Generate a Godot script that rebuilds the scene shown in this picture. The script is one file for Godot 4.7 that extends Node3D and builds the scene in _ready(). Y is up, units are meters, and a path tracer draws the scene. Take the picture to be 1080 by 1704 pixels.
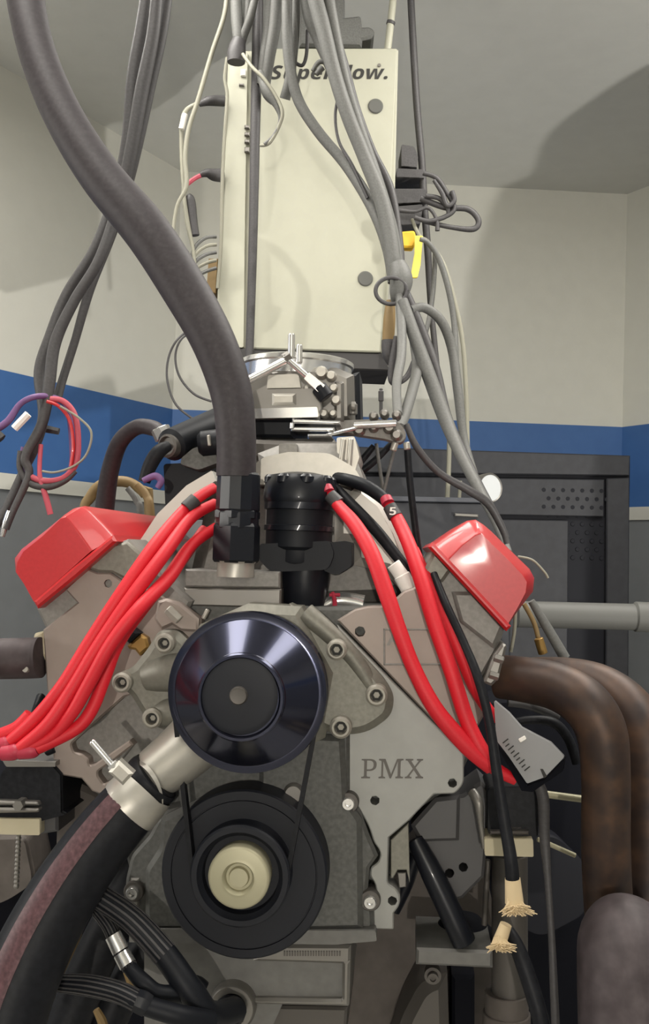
extends Node3D

const DE := 1.15          # metres from the lens to the front face of the engine block
var F := 852.0 / tan(deg_to_rad(27.5))
var CT: Transform3D       # the camera
var EX: Transform3D       # the engine: x across, y up, z forward out of the block face
var M := {}
var taken := {}

class MB:
	var p := PackedVector3Array()
	func t(a: Vector3, b: Vector3, c: Vector3) -> void:
		p.append(a); p.append(b); p.append(c)
	func q(a: Vector3, b: Vector3, c: Vector3, d: Vector3) -> void:
		t(a, b, c); t(a, c, d)

# ---------------------------------------------------------------- places
func ray(px: float, py: float) -> Vector3:
	return CT.basis * Vector3((px - 540.0) / F, -(py - 852.0) / F, -1.0)

func at(px: float, py: float, d: float) -> Vector3:
	return CT.origin + ray(px, py) * d

func onp(fr: Transform3D, px: float, py: float, dz: float) -> Vector3:   # where the sight line meets the plane z = dz of a frame
	var n := fr.basis.z
	var r := ray(px, py)
	var k := (fr.origin + n * dz - CT.origin).dot(n) / r.dot(n)
	return fr.affine_inverse() * (CT.origin + r * k)

func on(fr: Transform3D, px: float, py: float, dz: float) -> Vector3:
	return fr * onp(fr, px, py, dz)

func frame(d: float, px := 540.0, py := 852.0, yaw := 0.0, roll := 0.0) -> Transform3D:
	return Transform3D(Basis(Vector3.UP, yaw) * Basis(Vector3.BACK, roll), at(px, py, d))

func facing(pos: Vector3, dir: Vector3, hint := Vector3.UP) -> Transform3D:
	var z := dir.normalized()
	var x := hint.cross(z)
	if x.length() < 0.05:
		x = Vector3.RIGHT.cross(z)
	x = x.normalized()
	return Transform3D(Basis(x, z.cross(x), z), pos)

# ---------------------------------------------------------------- shapes
func rounded(list: Array) -> PackedVector2Array:   # [x, y] or [x, y, corner radius]
	var out := PackedVector2Array()
	var n := list.size()
	for i in n:
		var b := Vector2(list[i][0], list[i][1])
		var r: float = list[i][2] if list[i].size() > 2 else 0.0
		if r <= 0.0:
			out.append(b)
			continue
		var a := Vector2(list[(i + n - 1) % n][0], list[(i + n - 1) % n][1])
		var c := Vector2(list[(i + 1) % n][0], list[(i + 1) % n][1])
		var s := minf(r, minf(a.distance_to(b), b.distance_to(c)) * 0.48)
		var p0 := b + (a - b).normalized() * s
		var p1 := b + (c - b).normalized() * s
		for k in 6:
			var u := k / 5.0
			out.append(p0 * (1 - u) * (1 - u) + b * 2 * u * (1 - u) + p1 * u * u)
	return out

func px_poly(fr: Transform3D, list: Array, dz: float) -> PackedVector2Array:
	var out := PackedVector2Array()
	for v in rounded(list):
		var l := onp(fr, v.x, v.y, dz)
		out.append(Vector2(l.x, l.y))
	return out

func area2(poly: PackedVector2Array) -> float:
	var s := 0.0
	for i in poly.size():
		s += poly[i].cross(poly[(i + 1) % poly.size()])
	return s

func inset(poly: PackedVector2Array, d: float) -> PackedVector2Array:
	var out := PackedVector2Array()
	var n := poly.size()
	for i in n:
		var e0 := (poly[i] - poly[(i + n - 1) % n]).normalized()
		var e1 := (poly[(i + 1) % n] - poly[i]).normalized()
		var n0 := Vector2(-e0.y, e0.x)
		var n1 := Vector2(-e1.y, e1.x)
		var m := n0 + n1
		m = m / maxf(m.length_squared() * 0.5, 0.35)
		out.append(poly[i] + m * d)
	return out

func keyhole(outer: PackedVector2Array, hole: PackedVector2Array) -> PackedVector2Array:
	var bi := 0
	var bj := 0
	var best := 1e9
	for i in outer.size():
		for j in hole.size():
			var d := outer[i].distance_squared_to(hole[j])
			if d < best:
				best = d; bi = i; bj = j
	var out := PackedVector2Array()
	for i in bi + 1:
		out.append(outer[i])
	for k in hole.size() + 1:
		out.append(hole[(bj + k) % hole.size()])
	for i in range(bi, outer.size()):
		out.append(outer[i])
	return out

func slab(b: MB, fr: Transform3D, poly: PackedVector2Array, z0: float, z1: float, bevel := 0.0, holes := []) -> void:
	if area2(poly) < 0:
		poly.reverse()
	var top := inset(poly, bevel) if bevel > 0 else poly
	var n := poly.size()
	var zb := z1 - bevel
	for i in n:
		var j := (i + 1) % n
		b.q(fr * Vector3(poly[i].x, poly[i].y, z0), fr * Vector3(poly[j].x, poly[j].y, z0), fr * Vector3(poly[j].x, poly[j].y, zb), fr * Vector3(poly[i].x, poly[i].y, zb))
		if bevel > 0:
			b.q(fr * Vector3(poly[i].x, poly[i].y, zb), fr * Vector3(poly[j].x, poly[j].y, zb), fr * Vector3(top[j].x, top[j].y, z1), fr * Vector3(top[i].x, top[i].y, z1))
	var face := top
	for h in holes:   # [x, y, radius] in the frame's metres: a real hole through the slab
		var ring := PackedVector2Array()
		for k in 14:
			ring.append(Vector2(h[0], h[1]) + Vector2.from_angle(-TAU * k / 14.0) * h[2])
		var tried := keyhole(face, ring)
		if Geometry2D.triangulate_polygon(tried).is_empty():
			continue
		face = tried
		for k in 14:
			var u := ring[k]
			var w := ring[(k + 1) % 14]
			b.q(fr * Vector3(u.x, u.y, z0), fr * Vector3(w.x, w.y, z0), fr * Vector3(w.x, w.y, z1), fr * Vector3(u.x, u.y, z1))
	var tri := Geometry2D.triangulate_polygon(face)
	if tri.is_empty():
		face = poly
		tri = Geometry2D.triangulate_polygon(face)
	for k in range(0, tri.size(), 3):
		var i0 := face[tri[k]]
		var i1 := face[tri[k + 1]]
		var i2 := face[tri[k + 2]]
		if (i1 - i0).cross(i2 - i0) < 0:
			var s := i1
			i1 = i2; i2 = s
		b.t(fr * Vector3(i0.x, i0.y, z1), fr * Vector3(i1.x, i1.y, z1), fr * Vector3(i2.x, i2.y, z1))
		b.t(fr * Vector3(i0.x, i0.y, z0), fr * Vector3(i2.x, i2.y, z0), fr * Vector3(i1.x, i1.y, z0))

func prism(b: MB, fr: Transform3D, list: Array, z0: float, z1: float, bevel := 0.0, holes := []) -> void:   # an outline in pixels on the plane z1; holes [px, py, radius px]
	var hs := []
	for h in holes:
		var l := onp(fr, h[0], h[1], z1)
		hs.append([l.x, l.y, l.distance_to(onp(fr, h[0] + h[2], h[1], z1))])
	slab(b, fr, px_poly(fr, list, z1), z0, z1, bevel, hs)

func loft(b: MB, rings: Array) -> void:   # rings of Vector3, first at the back; capped
	for k in rings.size() - 1:
		var r0: PackedVector3Array = rings[k]
		var r1: PackedVector3Array = rings[k + 1]
		for i in r0.size():
			var j := (i + 1) % r0.size()
			b.q(r0[i], r0[j], r1[j], r1[i])
	for e in 2:
		var r: PackedVector3Array = rings[0] if e == 0 else rings[-1]
		var c := Vector3.ZERO
		for v in r:
			c += v / r.size()
		for i in r.size():
			var j := (i + 1) % r.size()
			if e == 0:
				b.t(c, r[j], r[i])
			else:
				b.t(c, r[i], r[j])

func lathe(b: MB, fr: Transform3D, prof: Array, sides := 32, from := 0.0) -> void:   # [radius, height along z], from the back on the axis to the front on the axis
	for k in prof.size() - 1:
		for i in sides:
			var a0 := from + TAU * i / sides
			var a1 := from + TAU * (i + 1) / sides
			var r0: float = prof[k][0]
			var r1: float = prof[k + 1][0]
			var p00 := fr * Vector3(cos(a0) * r0, sin(a0) * r0, prof[k][1])
			var p01 := fr * Vector3(cos(a1) * r0, sin(a1) * r0, prof[k][1])
			var p10 := fr * Vector3(cos(a0) * r1, sin(a0) * r1, prof[k + 1][1])
			var p11 := fr * Vector3(cos(a1) * r1, sin(a1) * r1, prof[k + 1][1])
			if r0 > 0.0:
				b.t(p00, p01, p11 if r1 > 0.0 else p10)
			if r1 > 0.0:
				b.t(p00, p11, p10)

func smooth_path(c: Array, per: int) -> Array:   # Catmull-Rom through Vector4(x, y, z, radius)
	var out := []
	for i in c.size() - 1:
		var p0: Vector4 = c[maxi(i - 1, 0)]
		var p1: Vector4 = c[i]
		var p2: Vector4 = c[i + 1]
		var p3: Vector4 = c[mini(i + 2, c.size() - 1)]
		for k in per:
			var t := k / float(per)
			out.append(0.5 * (2.0 * p1 + (p2 - p0) * t + (2.0 * p0 - 5.0 * p1 + 4.0 * p2 - p3) * t * t + (3.0 * p1 - p0 - 3.0 * p2 + p3) * t * t * t))
	out.append(c[-1])
	return out

func sweep(b: MB, c: Array, sides := 12, per := 6, a0 := 0.0, a1 := TAU, lift := 0.0) -> void:
	var s := smooth_path(c, per)
	var pos := []
	for v in s:
		pos.append(Vector3(v.x, v.y, v.z))
	var up := Vector3.UP
	var rings := []
	for i in s.size():
		var d: Vector3 = (pos[mini(i + 1, s.size() - 1)] - pos[maxi(i - 1, 0)]).normalized()
		if i == 0 and absf(d.dot(up)) > 0.9:
			up = Vector3.BACK
		up = (up - d * up.dot(d)).normalized()
		var side := d.cross(up)
		var ring := PackedVector3Array()
		var whole := a1 - a0 > TAU - 0.01
		if whole:
			for k in sides:
				var a := a0 + (a1 - a0) * k / sides
				ring.append(pos[i] + (up * sin(a) - side * cos(a)) * s[i].w)
		else:   # a strip of an arc, lifted off the surface and closed beneath it
			for k in sides:
				var a := a0 + (a1 - a0) * k / (sides - 1.0)
				ring.append(pos[i] + (up * sin(a) - side * cos(a)) * (s[i].w + lift))
			for k in sides:
				var a := a1 + (a0 - a1) * k / (sides - 1.0)
				ring.append(pos[i] + (up * sin(a) - side * cos(a)) * (s[i].w - 0.001))
		rings.append(ring)
	loft(b, rings)

func P(list: Array, r := 5.0) -> Array:   # [px, py, depth, radius px] to places; what leaves the top of the frame goes on up to the ceiling
	var out := []
	if list[0][1] < -15:
		var w := at(list[0][0], list[0][1], list[0][2])
		var go := w - at(list[1][0], list[1][1], list[1][2])
		var rr: float = list[0][3] if list[0].size() > 3 else r
		var step := go.length()
		while w.y < 3.0:
			go = go.normalized().lerp(Vector3.UP, 0.3).normalized()
			w += go * step
			out.push_front(Vector4(w.x, w.y, w.z, rr * list[0][2] / F))
	for v in list:
		var w := at(v[0], v[1], v[2])
		var rr: float = v[3] if v.size() > 3 else r
		out.append(Vector4(w.x, w.y, w.z, rr * v[2] / F))
	return out

func tube(b: MB, list: Array, r := 5.0, sides := 12, per := 6) -> void:
	sweep(b, P(list, r), sides, per)

func rod(b: MB, a: Vector3, c: Vector3, r: float, sides := 16, bevel := 0.001) -> void:
	var h := a.distance_to(c)
	lathe(b, facing(a, c - a), [[0, 0], [r - bevel, 0], [r, bevel], [r, h - bevel], [r - bevel, h], [0, h]], sides)

func box(b: MB, fr: Transform3D, c: Vector3, size: Vector3, bevel := 0.003) -> void:
	var h := size * 0.5
	var poly := PackedVector2Array([Vector2(c.x - h.x, c.y - h.y), Vector2(c.x + h.x, c.y - h.y), Vector2(c.x + h.x, c.y + h.y), Vector2(c.x - h.x, c.y + h.y)])
	slab(b, fr, poly, c.z - h.z, c.z + h.z, bevel)

func ring_poly(x: float, y: float, r: float, n := 28) -> Array:
	var out := []
	for k in n:
		out.append([x + cos(TAU * k / n) * r, y + sin(TAU * k / n) * r])
	return out

func letters(b: MB, fr: Transform3D, words: String, font: String, x0: float, x1: float, ybase: float, ycap: float, z: float, slant := 0.0, bold := 400) -> void:
	var f := SystemFont.new()
	f.font_names = PackedStringArray([font])
	f.font_weight = bold
	var tm := TextMesh.new()
	tm.text = words
	tm.font = f
	tm.font_size = 64
	tm.pixel_size = 0.01
	tm.depth = 0.02
	tm.curve_step = 1.0
	var arr := tm.get_mesh_arrays()
	var vs: PackedVector3Array = arr[Mesh.ARRAY_VERTEX]
	var ix = arr[Mesh.ARRAY_INDEX]
	var lo := vs[0]
	var hi := vs[0]
	for v in vs:
		lo = lo.min(v); hi = hi.max(v)
	var p0 := onp(fr, x0, ybase, z)
	var p1 := onp(fr, x1, ybase, z)
	var p2 := onp(fr, x0, ycap, z)
	var sx := (p1.x - p0.x) / (hi.x - lo.x)
	var sy := (p2.y - p0.y) / (hi.y - lo.y)
	var lean := (p1.y - p0.y) / (p1.x - p0.x)
	var out := PackedVector3Array()
	for v in vs:
		var x := (v.x - lo.x) * sx + (v.y - lo.y) * sy * slant
		out.append(fr * Vector3(p0.x + x, p0.y + (v.y - lo.y) * sy + x * lean, z + (0.0008 if v.z > 0 else -0.0004)))
	var count: int = ix.size() if ix != null and ix.size() else vs.size()
	for k in range(0, count, 3):
		var a: int = ix[k] if ix != null and ix.size() else k
		var c: int = ix[k + 1] if ix != null and ix.size() else k + 1
		var d: int = ix[k + 2] if ix != null and ix.size() else k + 2
		b.t(out[a], out[d], out[c])

# ---------------------------------------------------------------- objects
func named(n: String) -> String:
	taken[n] = taken.get(n, 0) + 1
	return n if taken[n] == 1 else "%s_%03d" % [n, taken[n] - 1]

func mesh_of(b: MB, m: Material, to_local: Transform3D, crease := 38.0) -> ArrayMesh:
	var n := b.p.size()
	var vol := 0.0
	var mid := Vector3.ZERO
	for v in b.p:
		mid += v / n
	for k in range(0, n, 3):
		vol += (b.p[k] - mid).dot((b.p[k + 1] - mid).cross(b.p[k + 2] - mid))
	var flip := vol < 0
	var fn := PackedVector3Array()
	var fan := {}
	for k in range(0, n, 3):
		var c := (b.p[k + 1] - b.p[k]).cross(b.p[k + 2] - b.p[k])
		if flip:
			c = -c
		fn.append(c)
		for j in 3:
			var key := Vector3i((b.p[k + j] * 50000.0).round())
			if not fan.has(key):
				fan[key] = PackedInt32Array()
			fan[key].append(k / 3)
	var cc := cos(deg_to_rad(crease))
	var vs := PackedVector3Array()
	var ns := PackedVector3Array()
	for k in range(0, n, 3):
		var mine := fn[k / 3]
		if mine.length_squared() < 1e-22:
			continue
		var mn := mine.normalized()
		var order := [0, 1, 2] if flip else [0, 2, 1]   # Godot's front faces run clockwise
		for j in order:
			var s := Vector3.ZERO
			for f in fan[Vector3i((b.p[k + j] * 50000.0).round())]:
				if fn[f].normalized().dot(mn) > cc:
					s += fn[f]
			vs.append(to_local * b.p[k + j])
			ns.append((to_local.basis * (s if s.length_squared() > 1e-24 else mn)).normalized())
	var arr := []
	arr.resize(Mesh.ARRAY_MAX)
	arr[Mesh.ARRAY_VERTEX] = vs
	arr[Mesh.ARRAY_NORMAL] = ns
	var am := ArrayMesh.new()
	am.add_surface_from_arrays(Mesh.PRIMITIVE_TRIANGLES, arr)
	am.surface_set_material(0, m)
	return am

func part(o: Node3D, n: String, b: MB, m, label := "", crease := 38.0) -> MeshInstance3D:
	var mi := MeshInstance3D.new()
	mi.name = n
	var top := o
	while top.get_parent() != self:
		top = top.get_parent()
	mi.mesh = mesh_of(b, M[m] if m is String else m, top.transform.affine_inverse(), crease)
	o.add_child(mi, true)
	if label:
		mi.set_meta("label", label)
	return mi

func thing(n: String, label: String, cat: String, base: Transform3D, group := "") -> Node3D:
	var o := Node3D.new()
	o.name = named(n)
	add_child(o, true)
	o.transform = base
	o.set_meta("label", label)
	o.set_meta("category", cat)
	if group:
		o.set_meta("group", group)
	return o

func single(n: String, b: MB, m, label: String, cat: String, group := "") -> MeshInstance3D:
	var mi := MeshInstance3D.new()
	mi.name = named(n)
	var lo := b.p[0]
	var hi := b.p[0]
	for v in b.p:
		lo = lo.min(v); hi = hi.max(v)
	var base := Transform3D(Basis(), Vector3((lo.x + hi.x) / 2, lo.y, (lo.z + hi.z) / 2))
	mi.mesh = mesh_of(b, M[m] if m is String else m, base.affine_inverse())
	add_child(mi, true)
	mi.transform = base
	if cat:
		mi.set_meta("label", label)
		mi.set_meta("category", cat)
		if group:
			mi.set_meta("group", group)
	else:
		mi.set_meta("kind", "structure")
	return mi

func spot(x: float, y: float, d: float) -> Transform3D:
	return Transform3D(Basis(), at(x, y, d))

func noise_tex(freq: float, a: Color, c: Color, seed_ := 1, as_normal := false, strength := 2.0, octaves := 4) -> NoiseTexture2D:
	var f := FastNoiseLite.new()
	f.seed = seed_
	f.frequency = freq
	f.fractal_octaves = octaves
	var t := NoiseTexture2D.new()
	t.width = 256; t.height = 256
	t.seamless = true
	t.noise = f
	if as_normal:
		t.as_normal_map = true
		t.bump_strength = strength
	else:
		var g := Gradient.new()
		g.set_color(0, a); g.set_color(1, c)
		t.color_ramp = g
	return t

func mat(n: String, c: String, rough: float, metal := 0.0, grain := 0.0, coat := 0.0, scale := 12.0, freq := 0.03, spec := 0.5) -> StandardMaterial3D:
	var m := StandardMaterial3D.new()
	m.resource_name = n
	m.albedo_color = Color(c)
	m.roughness = rough
	m.metallic = metal
	m.metallic_specular = spec
	if grain > 0:
		m.albedo_color = Color.WHITE
		m.albedo_texture = noise_tex(freq, Color(c).darkened(grain), Color(c).lightened(grain * 0.6), n.length())
		m.uv1_triplanar = true
		m.uv1_world_triplanar = true
		m.uv1_scale = Vector3.ONE * scale
	if coat > 0:
		m.clearcoat_enabled = true
		m.clearcoat = coat
		m.clearcoat_roughness = 0.08
	M[n] = m
	return m

# ---------------------------------------------------------------- the scene
func _ready() -> void:
	# camera
	var cam := Camera3D.new()
	cam.name = "camera"
	add_child(cam)
	cam.fov = 55.0
	cam.near = 0.05
	cam.far = 60.0
	cam.rotation_order = EULER_ORDER_YXZ
	cam.position = Vector3(0, 1.4, 0)
	cam.rotation_degrees = Vector3(2.2, 0, 1.9)
	cam.current = true
	CT = cam.transform
	# surroundings and exposure: a closed room, so only its lamps light it
	var we := WorldEnvironment.new()
	we.name = "surroundings"
	var env := Environment.new()
	env.background_mode = Environment.BG_COLOR
	env.background_color = Color(0.3, 0.3, 0.3)
	env.background_energy_multiplier = 0.1
	env.ambient_light_source = Environment.AMBIENT_SOURCE_DISABLED
	env.tonemap_mode = Environment.TONE_MAPPER_LINEAR
	env.tonemap_exposure = 1.1
	env.sdfgi_enabled = true
	env.ssao_enabled = true
	env.ssil_enabled = true
	we.environment = env
	add_child(we)
	make_materials()
	# lamps
	panel_lamp(Vector3(-0.65, 2.9, -0.9), Vector3(-0.65, 0, -0.9), 0.6, 1.3, 1.9)
	panel_lamp(Vector3(1.05, 2.9, -0.9), Vector3(1.05, 0, -0.9), 0.7, 1.3, 1.9)
	panel_lamp(Vector3(-0.75, 2.9, -1.95), Vector3(-0.75, 0, -1.95), 1.0, 0.3, 2.1)  # added panel above the frame, brightens back wall and cabinet
	panel_lamp(Vector3(0.85, 2.9, -1.95), Vector3(0.85, 0, -1.95), 1.0, 0.3, 2.1)  # its added twin on the right, also for the back wall
	panel_lamp(Vector3(-2.2, 1.75, -0.85), Vector3(0, 1.3, -1.2), 0.8, 0.5, 1.3)
	added_fill(Vector3(-0.1, 1.6, 5.0), 9.0)  # added frontal fill, unseen behind the camera
	added_flood(Vector3(2.5, 0.5, 0.0), Vector3(0.7, 2.8, -3.9), 6.5)  # added unseen uplight that draws the round shade on the ceiling

	EX = Transform3D(Basis(Vector3.UP, deg_to_rad(-4.9)), at(405, 1300, DE))
	room()
	cabinet()
	locker_and_bed()
	engine()
	wires()
	hoses()
	cables()
	mounts()
	headers()

func panel_lamp(pos: Vector3, aim: Vector3, w: float, l: float, energy: float) -> void:
	var o := Node3D.new()
	o.name = named("trim_lamp")
	add_child(o, true)
	o.set_meta("kind", "structure")
	o.transform = facing(pos, aim - pos, Vector3.RIGHT if absf((aim - pos).normalized().y) > 0.9 else Vector3.UP)
	if absf((aim - pos).normalized().y) > 0.9:
		var s := w
		w = l; l = s
	var b := MB.new()
	box(b, o.transform, Vector3(0, 0, -0.03), Vector3(w + 0.06, l + 0.06, 0.05), 0.006)
	part(o, "housing", b, "lamp_case")
	b = MB.new()
	box(b, o.transform, Vector3(0, 0, 0.0), Vector3(w, l, 0.012), 0.003)
	part(o, "diffuser", b, "lamp_glow")
	var li := AreaLight3D.new()
	li.name = "panel_light"
	li.area_size = Vector2(w, l)
	li.light_energy = energy
	li.light_color = Color(1.0, 0.985, 0.955)
	li.shadow_enabled = true
	li.area_range = 12.0
	li.area_attenuation = 2.0
	li.area_normalize_energy = true
	add_child(li, true)
	li.transform = o.transform.translated_local(Vector3(0, 0, 0.012)).rotated_local(Vector3.UP, PI)

func added_fill(pos: Vector3, energy: float) -> void:
	var o := Node3D.new()
	o.name = named("trim_lamp")
	add_child(o, true)
	o.set_meta("kind", "structure")
	o.transform = Transform3D(Basis(), Vector3(pos.x, 0, pos.z))
	var b := MB.new()
	lathe(b, Transform3D(Basis(), pos), [[0, -0.04], [0.025, -0.035], [0.04, 0], [0.025, 0.035], [0, 0.04]], 16)
	part(o, "bulb", b, "lamp_glow")
	b = MB.new()
	rod(b, Vector3(pos.x, 0.01, pos.z), pos - Vector3(0, 0.045, 0), 0.012)
	rod(b, Vector3(pos.x, 0.002, pos.z), Vector3(pos.x, 0.03, pos.z), 0.16)
	part(o, "stand", b, "lamp_case")
	var li := OmniLight3D.new()
	li.name = "added_fill_light"
	li.light_energy = energy
	li.light_size = 0.035
	li.light_color = Color(1.0, 0.97, 0.92)
	li.omni_range = 14.0
	li.omni_attenuation = 2.0
	li.shadow_enabled = true
	add_child(li, true)
	li.position = pos

func added_flood(pos: Vector3, aim: Vector3, energy: float) -> void:
	var o := Node3D.new()
	o.name = named("trim_lamp")
	add_child(o, true)
	o.set_meta("kind", "structure")
	o.transform = Transform3D(Basis(), Vector3(pos.x, 0, pos.z))
	var f := facing(pos, aim - pos)
	var b := MB.new()
	lathe(b, f, [[0, -0.02], [0.02, -0.018], [0.03, 0], [0.02, 0.018], [0, 0.02]], 16)
	part(o, "bulb", b, "lamp_glow")
	b = MB.new()
	lathe(b, f, [[0, -0.10], [0.05, -0.09], [0.10, -0.03], [0.11, 0.0], [0.105, 0.0], [0.095, -0.03], [0.045, -0.082], [0, -0.09]], 24)
	rod(b, Vector3(pos.x, 0.01, pos.z), f * Vector3(0, 0, -0.1), 0.012)
	rod(b, Vector3(pos.x, 0.002, pos.z), Vector3(pos.x, 0.03, pos.z), 0.16)
	part(o, "reflector", b, "lamp_case")
	var li := SpotLight3D.new()
	li.name = "added_flood_light"
	li.light_energy = energy
	li.light_size = 0.025
	li.light_color = Color(1.0, 0.985, 0.955)
	li.spot_range = 12.0
	li.spot_attenuation = 2.0
	li.spot_angle = 34.0
	li.spot_angle_attenuation = 0.5
	li.shadow_enabled = true
	add_child(li, true)
	li.transform = f.rotated_local(Vector3.UP, PI)

func make_materials() -> void:
	mat("cream_wall", "cbcac1", 0.7, 0, 0.02, 0, 1.2)
	mat("blue_paint", "38619a", 0.6, 0, 0.03, 0, 1.2)
	mat("grey_wall", "7e8184", 0.7, 0, 0.04, 0, 1.2)
	mat("ceiling_paint", "cfcfca", 0.85, 0, 0.02, 0, 1.0)
	mat("floor_concrete", "aba9a3", 0.8, 0, 0.15, 0, 0.8)
	mat("lamp_case", "c8c8c4", 0.5)
	mat("cabinet_paint", "a3a292", 0.5, 0, 0.015, 0, 2.0)
	mat("cabinet_black", "2c2a2a", 0.5)
	mat("lettering", "22211e", 0.6)
	mat("grommet", "565652", 0.8)
	mat("cable_grey", "5a5a57", 0.6, 0, 0.1, 0, 20.0)  # black rubber lightened to grey: lens haze put into the colour
	mat("cable_dark", "3a3839", 0.55, 0, 0.1, 0, 20.0)
	mat("cable_pale", "858375", 0.6)
	mat("rubber_hose", "261f23", 0.6, 0, 0.14, 0, 14.0)
	mat("rubber_black", "121317", 0.5, 0, 0.1, 0, 14.0, 0.03, 0.3)
	mat("black_anodized", "14161c", 0.36, 0, 0, 0.12, 1, 0, 0.35)
	mat("black_gloss", "3c3e4e", 0.2, 0.9, 0.0, 0.3)
	mat("black_plastic", "15171c", 0.5, 0, 0, 0, 1, 0, 0.32)
	mat("damper_black", "16181f", 0.52, 0, 0, 0, 1, 0, 0.38)
	mat("cast", "827f7a", 0.55, 0.35, 0.10, 0, 10.0, 0.05)
	mat("cast_dark", "585855", 0.6, 0.35, 0.12, 0, 10.0, 0.05)
	mat("cast_green", "7a786e", 0.5, 0.35, 0.10, 0, 10.0, 0.05)
	mat("plate", "90847c", 0.5, 0.3, 0.03, 0, 6.0, 0.02)
	mat("plate_pale", "949490", 0.5, 0.3, 0.03, 0, 6.0, 0.02)
	mat("machined", "b0aca3", 0.4, 0.5, 0.04, 0, 9.0)
	mat("pan", "696865", 0.5, 0.4, 0.06, 0, 7.0)
	mat("hub", "a9a48a", 0.5, 0.3)
	mat("chrome", "d9d8d6", 0.2, 0.85)
	mat("steel", "7d7a75", 0.42, 0.6)
	mat("bolt_grey", "98948a", 0.55, 0.35)
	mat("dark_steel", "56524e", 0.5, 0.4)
	mat("socket", "23221f", 0.7)
	mat("red_paint", "b5171d", 0.42, 0.0, 0.05, 0.25, 16.0, 0.04)
	mat("red_sleeve", "cf1022", 0.55, 0, 0.05, 0, 40.0)
	mat("dark_red", "a8243c", 0.5)
	mat("red_stripe", "40191f", 0.5, 0, 0.3, 0, 12.0, 0.05)
	mat("white_sleeve", "e9e6df", 0.6)
	mat("stainless_white", "c2beb6", 0.45, 0.25)
	mat("brass", "8d6f3c", 0.4, 0.6)
	mat("yellow", "d9ab2c", 0.6)
	mat("yellow_pale", "e3d05a", 0.6)
	mat("purple", "6a4a78", 0.6)
	mat("pink_wire", "b04a58", 0.6)
	mat("tan_cable", "77613c", 0.6)
	mat("fibre", "cdb894", 0.9)
	mat("locker", "27282d", 0.6, 0.1, 0.06, 0, 3.0)
	mat("locker_dark", "191a20", 0.6, 0, 0, 0, 1, 0, 0.3)
	mat("bed_dark", "0d0e14", 0.7, 0, 0, 0, 1, 0, 0.2)
	mat("brown_dark", "514a45", 0.7, 0.1, 0.1, 0, 3.0)
	mat("tool_grey", "44464d", 0.5)
	mat("dial", "c9ccce", 0.4)
	mat("pipe_grey", "50504d", 0.6)
	mat("mount_grey", "4c4b4c", 0.5, 0.2)
	mat("timing_plate", "8a8a8b", 0.5, 0.3)
	mat("block_beige", "b3aa90", 0.6)
	var h := mat("header", "6a5648", 0.5, 0.4)
	h.albedo_color = Color.WHITE
	h.albedo_texture = noise_tex(0.02, Color("241f21"), Color("5e4534"), 5)
	h.uv1_triplanar = true
	h.uv1_world_triplanar = true
	h.uv1_scale = Vector3.ONE * 5.0
	mat("header_dark", "382e30", 0.6, 0.2, 0.2, 0, 6.0)
	var g := mat("lamp_glow", "f4f2ea", 0.5)
	g.emission_enabled = true
	g.emission = Color(1.0, 0.98, 0.94)
	g.emission_energy_multiplier = 2.0

# ---------------------------------------------------------------- the room
func wall_piece(o: Node3D, n: String, a: Vector2, c: Vector2, y0: float, y1: float, thick: float, m: String) -> void:   # a board that stands between two points of the plan; its face lies thick in front of the line
	var dir := (c - a).normalized()
	var nrm := Vector2(-dir.y, dir.x)
	var fr := Transform3D(Basis(Vector3(dir.x, 0, dir.y), Vector3.UP, Vector3(-dir.y, 0, dir.x)), Vector3(a.x, 0, a.y))
	if nrm.dot(-(a + c)) < 0:
		fr = Transform3D(Basis(Vector3(-dir.x, 0, -dir.y), Vector3.UP, Vector3(dir.y, 0, -dir.x)), Vector3(c.x, 0, c.y))
	var l := a.distance_to(c)
	var b := MB.new()
	slab(b, fr, PackedVector2Array([Vector2(0, y0), Vector2(l, y0), Vector2(l, y1), Vector2(0, y1)]), -0.1, thick)
	part(o, n, b, m)

func wall(n: String, a: Vector2, c: Vector2, bands := true) -> void:
	var o := Node3D.new()
	o.name = n
	add_child(o)
	o.set_meta("kind", "structure")
	o.position = Vector3((a.x + c.x) / 2, 0, (a.y + c.y) / 2)
	var eye := 1.4
	wall_piece(o, "upper_wall", a, c, eye + 0.575, eye + 1.6, 0.0, "cream_wall")
	wall_piece(o, "blue_stripe", a, c, eye + 0.225, eye + 0.575, 0.001, "blue_paint")
	wall_piece(o, "pale_strip", a, c, eye + 0.17, eye + 0.225, 0.012, "cream_wall")
	wall_piece(o, "lower_wall", a, c, 0.0, eye + 0.17, 0.002, "grey_wall")

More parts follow.
